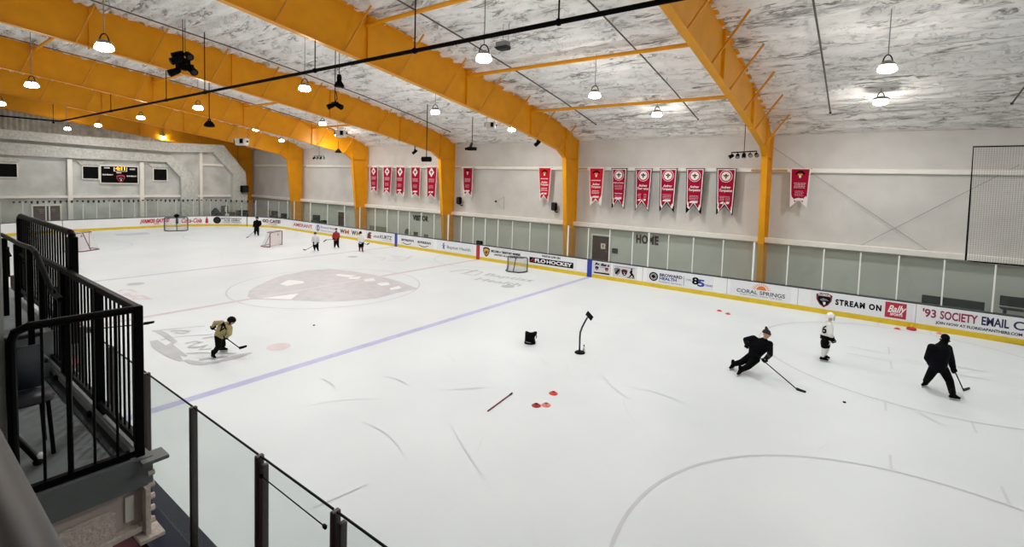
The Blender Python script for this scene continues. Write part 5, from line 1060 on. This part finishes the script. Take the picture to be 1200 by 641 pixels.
# --- crouching coach seen from behind
x0, y0, k = 1060, 380, 6.41; dep = mean_depth((1084, 453), (1118, 469))
J = joints(x0, y0, k, dep, dict(head=(304, 112, .0), neck=(288, 150), chest=(272, 195), pelvis=(252, 320, -.02), shL=(205, 172, .02), elL=(172, 255, .1), haL=(205, 315, .28), shR=(325, 178, .02), elR=(350, 262, .08), haR=(372, 340, .12), hipL=(225, 325, .05), knL=(185, 392, .18), hipR=(290, 335, -.05), knR=(338, 425, -.05)))
J['s'] = 1.02; feet(J, (1084.5, 453), (1116, 468.5), (1080, 454), (1124, 469.5))
heel = pZ(1129, 458.5); toe = pZ(1136, 456); heel.z = .03; toe.z = .03; J['axis'] = (heel-J['haR']).normalized(); J['axisL'] = J['axis']; J['hup'] = (UP+RT*.12).normalized(); J['low'] = .07; J['collar'] = 1
person('person in black jacket and cap crouching with back turned, nearest the picture edge', J, FW*.9+RT*.3-UP*.1, 1.0, dict(top=M_NAVYC, bottom=M_BLKC, hat=M_BLKM, glove=M_BLKM, cuff=M_BLKM), 'beanie', girth=1.08)
tb = J['haR']-(heel-J['haR']).normalized()*.35
stick('black stick of the crouching person near the far face-off circle', [tb, J['haL'], J['haR'], heel, toe], M_BLK, blade_m=M_DGREY)
# --- tan skater
x0, y0, k = 235, 360, 9.157; dep = mean_depth((252, 421), (261, 412.5))
J = joints(x0, y0, k, dep, dict(head=(330, 150, -.05), neck=(298, 182), chest=(265, 215), pelvis=(205, 300), shL=(225, 170, .12), elL=(158, 170, .2), haL=(128, 222, .12), shR=(312, 225, -.15), elR=(312, 285, -.25), haR=(270, 325, -.2), hipL=(190, 315, -.06), knL=(192, 425, -.08), hipR=(220, 310, .08), knR=(240, 405, .1)))
J['s'] = .9; feet(J, (249.5, 420), (260, 412), (255.5, 423), (265.5, 411.5)); heel = pD(281, 408, dep-.45); toe = pD(289, 405.5, dep-.5)
J['axis'] = (heel-J['haL']).normalized(); J['hup'] = (UP*.8+RT*.5).normalized()
_, jr = person('skater in tan jersey, black helmet and trousers bending forward over grey ice lettering', J, RT*.85+FW*.3-UP*.25, .9, dict(top=M_TAN, bottom=M_BLKC, hat=M_BLK, glove=M_BLKM, cuff=M_BLKM), 'helmet', girth=1.0)
stick('black stick of the tan skater, blade lifted toward the puck', [J['haL']-(heel-J['haL']).normalized()*.1, J['haL'], J['haR'], heel, toe], M_BLK)
upt = (J['neck']-J['pelvis']).normalized(); bk = (-FW*.9-RT*.15+UP*.2).normalized(); xd = (RT*.75+UP*.45).normalized(); yd = bk.cross(xd)
wrap_text('2', .3, .2, J['chest']+bk*.3, xd, yd, jr, M_TXTBLK)
up = upt; stripe(jr, J['chest']+upt*.1, .3, .05, M_BLKC, 'jersey_stripe')
# --- far dark skater
x0, y0, k = 240, 200, 5.99
def far(label, dd, pl, pr, s, face, cols, gear, st, slab, shorts=False, girth=1.0):
    dep = mean_depth(pl, pr); J = joints(x0, y0, k, dep, dd); J['s'] = s; feet(J, pl, pr, (pl[0]-1, pl[1]+.6), (pr[0]+1.5, pr[1]+.5))
    h, t = st; H_ = pZ(*h) if len(h) == 2 else pD(h[0], h[1], dep+h[2]); T_ = pZ(*t) if len(t) == 2 else pD(t[0], t[1], dep+t[2]); 
    if len(h) == 2: H_.z = .03; T_.z = .03
    g = J['haL'] if (J['haL']-H_).length > (J['haR']-H_).length else J['haR']; J['axis'] = (H_-g).normalized()
    out = person(label, J, face, s, cols, gear, shorts, girth); stick(slab, [g-(H_-g).normalized()*.1, g, g, H_, T_], M_BLK); return out
far('person dressed all in black standing by the curved far boards', dict(head=(366, 336), neck=(366, 349), chest=(367, 362), pelvis=(364, 402), shL=(350, 358), elL=(346, 378, -.05), haL=(345, 392, -.15), shR=(388, 358), elR=(392, 376, -.05), haR=(378, 392, -.15), hipL=(357, 406), knL=(353, 428), hipR=(371, 406), knR=(373, 428)),
    (299, 276), (302.5, 276.6), 1.0, -FW+RT*-.2, dict(top=M_BLKC, bottom=M_BLKC, hat=M_BLKM), 'helmet', ((291, 278.2), (288.5, 278.8)), 'dark stick held by the person in black at the curved boards', False, 1.1)
far('child in white sweater and dark shorts, nearest the side-on goal', dict(head=(775, 442), neck=(776, 456), chest=(777, 474), pelvis=(778, 512), shL=(760, 470), elL=(755, 492, -.05), haL=(765, 508, -.15), shR=(794, 470), elR=(801, 490, -.05), haR=(795, 508, -.12), hipL=(770, 518), knL=(770, 540), hipR=(787, 518), knR=(790, 540)),
    (368.8, 294), (372.6, 294.4), .8, FW*.9-RT*.4, dict(top=M_LTG, bottom=M_BLKC, sock=M_BLKC, hat=mat('helmet_brown', '#3a2c30', .5)), 'helmet', ((358, 293.6), (355.2, 292.8)), 'thin stick of the child in white reaching toward the side-on goal', True, 1.15)
far('person in red jacket and black trousers before the far boards', dict(head=(922, 414), neck=(922, 428), chest=(922, 446), pelvis=(923, 486), shL=(907, 442), elL=(900, 464, -.05), haL=(903, 480, -.15), shR=(938, 442), elR=(943, 464), haR=(936, 482, -.1), hipL=(915, 492), knL=(914, 518), hipR=(932, 492), knR=(933, 518)),
    (392.3, 290.5), (396.5, 290.8), .88, -FW-RT*.3, dict(top=M_REDC, bottom=M_BLKC, hat=mat('hat_brown', '#2a1c20', .8)), 'beanie', ((382, 281, -.4), (379, 283.5, -.45)), 'stick held out level by the person in the red jacket', False, 1.1)
far('child in white top and red leggings with black shorts by the blue stripe', dict(head=(1093, 438), neck=(1094, 452), chest=(1096, 470), pelvis=(1097, 506), shL=(1081, 466), elL=(1079, 488, -.05), haL=(1090, 502, -.15), shR=(1110, 466), elR=(1114, 488, -.05), haR=(1112, 504, -.12), hipL=(1089, 512), knL=(1088, 538), hipR=(1105, 512), knR=(1105, 538)),
    (421.3, 294.6), (424.8, 295), .83, FW-RT*.2, dict(top=M_WHC, bottom=M_BLKC, sock=M_REDC, hat=M_BLKM), 'helmet', ((430.5, 286.5, -.3), (432.8, 285, -.3)), 'short stick of the child with red leggings', True, 1.1)
# --- skater half hidden by the railing
x0, y0, k = 60, 360, 7.12
dep = mean_depth((82, 434), (93, 438)); J = joints(x0, y0, k, dep, dict(head=(215, 118), neck=(200, 160), chest=(190, 200), pelvis=(160, 330), shL=(150, 190, .1), elL=(110, 250, .1), haL=(130, 300, -.2), shR=(235, 190, -.1), elR=(300, 190, -.2), haR=(395, 178, -.2), hipL=(150, 340), knL=(160, 430), hipR=(190, 340), knR=(215, 430)))
J['s'] = 1.0; feet(J, (81.5, 433.5), (92.5, 438.5), (86, 434), (98, 439)); h = pD(169, 379.5, dep-.25); t = pD(180.5, 377.3, dep-.25); J['axis'] = (h-J['haR']).normalized()
person('skater in dark grey jersey mostly hidden behind the black stair railing', J, RT*.9-UP*.2, 1.0, dict(top=M_GREYC, bottom=M_GREYC, hat=M_BLK, sock=M_TXTRED), 'helmet', True)
stick('thin stick held level, its blade poking out past the railing corner', [J['haR']-(h-J['haR']).normalized()*.15, J['haR'], J['haR'], h, t], M_BLK)

# ------------------------------------------------------------------ stair platform beside the camera
PX, PYR, FZ = 17.82, -13.09, 3.54
WL = -13.746
struct(MB().box((12.2, WL-.25, 3.3), (PX-.03, WL-.005, 9.0)).build('wall_gallery', M_NEARWALL))
r = thing('stair_platform', 'grey stair landing with two steps behind the black railing', 'stairs', (PX, PYR, FZ))
MB().box((15.55, WL, FZ-.2), (PX+.05, PYR+.06, FZ)).build('landing', M_STAIR, r)
MB().box((15.22, WL, FZ-.2), (15.57, PYR-.09, FZ+.19)).build('step', M_STAIR, r); MB().box((12.2, WL, FZ-.2), (15.24, PYR+.06, FZ+.38)).build('upper_landing', M_STAIR, r)
for x, z in ((15.57, FZ+.19), (15.24, FZ+.38)): MB().box((x-.05, WL, z-.03), (x+.012, PYR-.1, z+.004)).build('step_nosing', M_DGREY, r)
MB().box((15.3, PYR-.06, FZ), (PX+.02, PYR-.035, FZ+.075)).build('kerb', mat('kerb_grey', '#8e9293', .6), r); MB().box((15.3, PYR-.13, FZ-.005), (PX+.02, PYR-.06, FZ+.012)).build('edge_plate', M_DGREY, r)
MB().box((PX+.05, WL, FZ-.21), (PX+.07, PYR+.06, FZ)).box((PX-.02, PYR-.02, FZ-.03), (PX+.14, PYR+.14, FZ-.005)).build('nosing_plate', mat('fascia_grey', '#63696a', .5, var=.1, scale=6), r)
# steel channel under the platform, coated with fireproofing
r = thing('channel_beam', 'beige fireproofed steel channel under the landing edge', 'beam', (PX, -13.4, 3.0))
MB().box((PX+.0, -14.6, 3.05), (PX+.03, PYR, FZ-.21)).build('web', mat('primer_beige', '#c2b7b0', .6), r)
b = MB(); b.box((PX+.03, -14.6, 3.04), (PX+.09, PYR-.16, 3.24)); b.bevel(.02, 2); b.build('fireproofing', M_STONE, r)
MB().prism([(PX+.02, -14.6, 3.02), (PX+.17, -14.6, 3.0), (PX+.17, PYR-.2, 3.0), (PX+.1, PYR-.2, 3.01), (PX+.1, PYR-.02, 3.02), (PX+.02, PYR-.02, 3.02)], (0, 0, .035)).build('bottom_flange', M_STONE, r)
MB().box((PX+.03, PYR-.1, 3.1), (PX+.045, PYR-.05, 3.28)).build('label_plate', M_PAPER, r)
MB().box((PX-.05, PYR, 2.98), (PX+.12, PYR+.03, FZ-.21)).box((PX-.1, PYR-.05, 2.96), (PX+.17, PYR+.1, 2.985)).build('end_plate', M_STONE, r)
for q in range(5): MB().tube([(PX+.06, PYR+.03, 3.05+.09*q), (PX+.06, PYR+.07, 3.05+.09*q)], .022, 6).build('bolt', M_STONE, r)
# railing
r = thing('stair_railing', 'black steel railing with thin balusters round the stair landing', 'railing', (PX, PYR, FZ))
zt = FZ+1.11; yl = -13.728
MB().box((PX-.028, PYR-.028, FZ-.02), (PX+.028, PYR+.028, zt)).bevel(.006, 1).build('corner_post', M_BLK, r)
MB().tube([(PX, PYR, zt-.025), (PX, yl+.08, zt-.025), (PX, yl+.02, zt-.05), (PX, yl, zt-.11), (PX, yl, FZ-.05)], .026, 10).build('front_rail', M_BLK, r)
MB().box((PX-.022, yl, FZ+.01), (PX+.022, PYR, FZ+.055)).build('bottom_rail', M_BLK, r)
for k in range(5): y = PYR-.125*(k+1); MB().tube([(PX, y, FZ+.05), (PX, y, zt-.03)], .0085 if k != 2 else .016, 6).build('baluster', M_BLK, r)
MB().box((14.75, PYR-.024, zt-.05), (PX, PYR+.024, zt)).bevel(.006, 1).build('side_rail', M_BLK, r); MB().box((14.9, PYR-.022, FZ+.09), (PX, PYR+.022, FZ+.135)).build('bottom_rail', M_BLK, r)
k = PX-.105
while k > 14.85:
    MB().tube([(k, PYR, FZ+.12), (k, PYR, zt-.04)], .0085, 6).build('baluster', M_BLK, r); k -= .105
for x in (16.86, 15.72, 14.8): MB().box((x-.03, PYR-.03, FZ-.02), (x+.03, PYR+.03, zt-.02)).build('post', M_BLK, r)
for x in (16.86, 15.72): MB().tube([(x, PYR-.05, FZ), (x, PYR-.05, FZ+.05)], .035, 8).build('post_foot', M_BLK, r)
r = thing('upper_railing', 'black baluster panel standing higher on the upper landing', 'railing', (15.78, PYR, FZ+.38)); z2 = FZ+1.47; y = PYR+.06
MB().tube([(15.78, y, z2-.13), (15.77, y, z2-.04), (15.72, y, z2-.02), (13.3, y, z2-.02), (13.22, y, z2-.05), (13.2, y, z2-.12), (13.2, y, FZ+.38)], .03, 10).build('top_rail', M_BLK, r); MB().box((15.74, y-.035, FZ+.36), (15.82, y+.035, z2-.06)).build('end_post', M_BLK, r); MB().box((13.2, y-.02, FZ+.46), (15.78, y+.02, FZ+.5)).build('bottom_rail', M_BLK, r)
k = 15.65
while k > 13.3: MB().tube([(k, y, FZ+.48), (k, y, z2-.03)], .0085, 6).build('baluster', M_BLK, r); k -= .115
r = thing('handrail', 'black sloping handrail on brackets above the two steps', 'handrail', (15.2, PYR-.2, FZ)); y = PYR-.2
pt = [pY(px, py, y) for px, py in ((2, 275), (15.5, 282), (24, 286.5), (37, 290.5), (42, 296), (60, 338), (62, 343), (71, 351))]
MB().tube(pt, .022, 10).build('rail', M_BLK, r)
for px in ((5, 279), (19, 286), (34, 291)):
    p = pY(px[0], px[1], y); MB().box((p.x-.022, y-.022, FZ if p.x > 15.3 else FZ+.38), (p.x+.022, y+.022, p.z)).build('post', M_BLK, r)
for px in ((12, 300), (28, 308), (70, 351)):
    p = pY(px[0], px[1], y); MB().tube([p, p-Vector((.14, 0, -.08)), p-Vector((.14, 0, .25))], .014, 6).build('bracket', M_BLK, r)
# chair and tube on the landing
c = pZ(27, 466, FZ+.42); r = thing('plastic_chair', 'dark grey chair seat half hidden behind the railing on the landing', 'chair', (c.x, c.y, FZ)); hw = .155
b = MB(); b.prism([(c.x+hw*u, c.y+hw*v, FZ+.395) for u, v in ((-1, -1), (1, -1), (1.02, .55), (.8, .9), (.4, 1.05), (-.4, 1.05), (-.8, .9), (-1.02, .55))], (0, 0, .03)); b.bevel(.008, 2); b.build('seat', mat('plastic_dark', '#2c2f36', .5, spec=.3), r, True)
for sx in (-1, 1):
    for sy in (-1, 1): MB().tube([(c.x+sx*.12, c.y+sy*.11, FZ+.4), (c.x+sx*.14, c.y+sy*.13, FZ)], .013, 8).build('leg', M_BLK, r)
b = MB(); b.box((c.x-.17, c.y-hw+.005, FZ+.425), (c.x-.145, c.y+.13, FZ+.75)); b.bevel(.008, 2); b.build('backrest', MATS['plastic_dark'], r, True)
a, c = pZ(19, 508, FZ+.3), pZ(46, 536, FZ+.05); r = thing('folded_stand', 'thin metal tube with a white cap leaning on the landing floor', 'stand', (c.x, c.y, FZ)); MB().tube([a, c], .012, 8).build('tube', M_STEEL, r); MB().tube([a+Vector((.02, -.02, 0)), c+Vector((.02, -.02, .0))], .014, 8).build('leg', M_BLK, r); MB().lathe([(.02, .03), (.024, .06), (.018, .075)], c+Vector((.01, .0, -.04)), 12).build('cap', M_TXTWHT, r, True); MB().ball(c+Vector((.02, -.01, -.02)), .03, 2, (1.2, 1, .8)).build('foot', M_BLK, r, True)
# gallery the viewer stands on, with its thick rail
struct(MB().box((PX+.4, -20, 3.7), (27, -14.2, 4.0)).build('floor_gallery', M_STAIR))
r = thing('gallery_rail', 'thick dark handrail tube with navy panel at the bottom left corner', 'railing', (20, -14.16, 4.0)); b = MB()
b.tube([(24, -14.154, 5.117), (18.6, -14.154, 5.117)], .045, 20).build('rail_tube', mat('rail_brown', '#1f1c1b', .45, var=.15, scale=5, spec=.25), r, True)
MB().box((18.6, -14.175, 4.02), (24, -14.155, 5.09)).build('navy_panel', M_NAVY, r)
for x in (18.7, 20.2, 23.2): MB().box((x-.03, -14.2, 4.0), (x+.03, -14.15, 5.1)).build('post', M_DGREY, r)
# red mat behind the near boards
struct(MB().box((8, -13.9, -.06), (24, -12.3, .99)).build('floor_bench_area', M_RUBBER))

# ------------------------------------------------------------------ things behind the glass
def bench(x, y, L, h, lab, m, mleg=M_DGREY, back=False):
    r = thing('bench', lab, 'bench', (x, y, 0)); b = MB(); b.box((x-L/2, y-.2, h-.06), (x+L/2, y+.2, h)); b.bevel(.015, 1); b.build('seat', m, r)
    for sx in (-1, 1): MB().box((x+sx*(L/2-.15)-.03, y-.17, 0), (x+sx*(L/2-.15)+.03, y+.17, h-.06)).build('leg', mleg, r)
    if back: b = MB(); b.box((x-L/2, y+.18, h+.05), (x+L/2, y+.22, h+.5)); b.bevel(.015, 1); b.build('backrest', m, r)
    return r
a, c = pY(1081, 346, 15.4), pY(1155, 358, 15.4)
bench((a.x+c.x)/2, 15.4, c.x-a.x, a.z-.5, 'long dark bench with backrest behind the glass near the roped net', M_DGREY, back=True)
a = pY(1172, 362, 15.4); bench(a.x+1.0, 15.4, 2.0, .75, 'dark bench cut by the picture edge behind the glass', M_DGREY, back=True)
a, c = pY(431, 265, 15.0), pY(451, 271, 15.0); bench((a.x+c.x)/2, 15.0, c.x-a.x, a.z-.42, 'tan bench with backrest below the five small banners', mat('bench_tan', '#8c8468', .6), back=True)
def chair(px, py, y, lab, m, rd=False):
    p = pY(px, py, y); r = thing('chair', lab, 'chair', (p.x, y, 0)); h = max(.45, p.z-.45); b = MB(); b.box((p.x-.25, y-.25, h-.07), (p.x+.25, y+.25, h)); b.bevel(.03, 2); b.build('seat', m, r)
    b = MB()
    if rd: b.prism([(p.x+.36*math.cos(PI*k/10), y+.22, h+.02+.5*math.sin(PI*k/10)) for k in range(11)], (0, .05, 0))
    else: b.box((p.x-.27, y+.2, h+.03), (p.x+.27, y+.25, p.z)); b.bevel(.02, 1)
    b.build('backrest', m, r)
    for sx in (-1, 1):
        for sy in (-1, 1): MB().tube([(p.x+sx*.2, y+sy*.2, h-.06), (p.x+sx*.24, y+sy*.23, 0)], .018, 6).build('leg', M_DGREY, r)
chair(475, 269, 14.6, 'round-backed olive chair below the VISITOR lettering', mat('chair_olive', '#5c5f4e', .6), True); chair(485, 272, 14.4, 'dark square-backed chair right of the round-backed one', mat('chair_dark', '#4c5048', .6)); chair(497, 275, 14.4, 'square-backed chair closest to the third frame column', mat('chair_moss', '#6b6c58', .6))
def cart(px, pyt, y, w, lab, m, kind='cart'):
    p = pY(px, pyt, y); r = thing('equipment_cart', lab, 'cart', (p.x, y, 0), 'dark equipment behind the far glass'); h = p.z
    b = MB(); b.box((p.x-w/2, y-.3, .15), (p.x+w/2, y+.3, h*.6)); b.bevel(.04, 1); b.build('lower_box', m, r); b = MB(); b.box((p.x-w*.35, y-.2, h*.6), (p.x+w*.3, y+.2, h)); b.bevel(.05, 1); b.build('upper_box', m, r)
    MB().tube([(p.x-w/2, y-.25, h*.6), (p.x-w/2-.1, y-.25, h*.95), (p.x-w/2+.1, y-.25, h)], .03, 6).build('handle', M_BLK, r)
    for sx in (-1, 1):
        for sy in (-1, 1): MB().tube([(p.x+sx*w*.4, y+sy*.22-.03, .075), (p.x+sx*w*.4, y+sy*.22+.03, .075)], .075, 10).build('wheel', M_BLK, r)
cart(322, 247, 14.5, 1.3, 'dark boxy machine behind the glass right of the curved boards', M_DGREY); cart(333, 250, 14.6, 1.2, 'dark boxy machine just before the fifth frame column', M_BLKM); cart(371, 252, 14.4, 1.4, 'tall dark machine between the fourth and fifth frame columns', M_DGREY); cart(380, 258, 14.4, 1.0, 'low black machine left of the far brown door', M_BLKM)
# at the end: brown tower, covered pile, dark bins
def endp(px, py): return pX(px, py, EX+1.2)
p = endp(267, 241); r = thing('game_cabinet', 'brown upright cabinet with pale spots behind the end glass', 'cabinet', (EX+1.2, p.y, 0)); W = .65
MB().box((EX+.9, p.y-W, 0), (EX+1.5, p.y+W, p.z*.62)).build('base', mat('cabinet_brown', '#4a4036', .6), r); b = MB(); b.box((EX+.9, p.y-W*.95, p.z*.62), (EX+1.5, p.y-W*.1, p.z)); b.bevel(.05, 1); b.build('tower', MATS['cabinet_brown'], r)
for q in range(3): MB().lathe([(.12, 0), (.12, .02)], (0, 0, 0), 14, Matrix.Translation((EX+1.51, p.y-W*.5, p.z*(.7+.1*q))) @ Matrix.Rotation(PI/2, 4, 'Y')).build('round_dial', M_PAPER, r)
MB().box((EX+1.5, p.y-W*.6, p.z*.35), (EX+1.52, p.y+.0, p.z*.55)).build('notice', M_PAPER, r)
p = endp(252, 243.5); r = thing('covered_pile', 'dark cone-shaped covered pile behind the end glass', 'pile', (EX+1.3, p.y, 0)); b = MB(); b.lathe([(.8, 0), (.76, .4), (.58, 1.0), (.36, p.z*.8), (.1, p.z)], (EX+1.3, p.y, 0), 12); b.build('cover', M_DGREY, r, True); MB().tube([(EX+1.3+.8*math.cos(2*PI*k/16), p.y+.8*math.sin(2*PI*k/16), .12) for k in range(16)], .05, 6, closed=True).build('hem_rope', M_BLK, r)
p = endp(284, 246.5); r = thing('storage_bin', 'dark grey storage bin at the foot of the grey arch', 'bin', (EX+1.3, p.y, 0)); b = MB(); b.box((EX+1, p.y-.6, 0), (EX+1.6, p.y+.5, p.z-.1)); b.bevel(.04, 1); b.build('body', M_DGREY, r); b = MB(); b.box((EX+.97, p.y-.63, p.z-.1), (EX+1.63, p.y+.53, p.z)); b.bevel(.02, 1); b.build('lid', M_BLKM, r)
p = pY(562, 283, HW+.12); r = thing('puck_box', 'small black box standing on the boards at the centre line', 'box', (p.x, HW+.12, BH)); b = MB(); b.box((p.x-.24, HW+.02, BH), (p.x+.24, HW+.22, p.z+.05)) ; b.bevel(.02, 1); b.build('case', M_BLKM, r); MB().box((p.x-.2, HW+.0, BH+.06), (p.x+.2, HW+.02, p.z-.02)).build('front_panel', M_DGREY, r)
p = pY(689, 283, WY-.05); q = pY(720.5, 294, WY-.05); tag(MB().box((q.x-.2, WY-.08, q.z-.17), (q.x+.2, WY, q.z+.17)).bevel(.02, 1).build('wall_panel', M_DGREY), 'small dark square panel on the wall right of the maroon door', 'panel')
# ------------------------------------------------------------------ world, camera, view
w = bpy.data.worlds.new('world'); SC.world = w; w.use_nodes = True; w.node_tree.nodes['Background'].inputs[0].default_value = (.9, .95, 1, 1); w.node_tree.nodes['Background'].inputs[1].default_value = .25
cd = bpy.data.cameras.new('camera'); cd.sensor_fit = 'HORIZONTAL'; cd.sensor_width = 36; cd.lens = FPX/1200*36; cd.shift_y = PY/1200; cd.clip_start = .02; cd.clip_end = 300
co = bpy.data.objects.new('camera', cd); COL.objects.link(co)
co.matrix_world = Matrix(((RT.x, UP.x, -FW.x, CAM.x), (RT.y, UP.y, -FW.y, CAM.y), (RT.z, UP.z, -FW.z, CAM.z), (0, 0, 0, 1)))
SC.camera = co
vs = SC.view_settings; vs.view_transform = 'Standard'; vs.look = 'None'; vs.exposure = -.31; vs.gamma = 1; vs.use_curve_mapping = False
SC.cycles.transparent_max_bounces = 24; SC.cycles.max_bounces = 8; SC.cycles.diffuse_bounces = 6; SC.cycles.use_denoising = True; SC.cycles.caustics_reflective = False; SC.cycles.caustics_refractive = False; SC.cycles.sample_clamp_indirect = 6
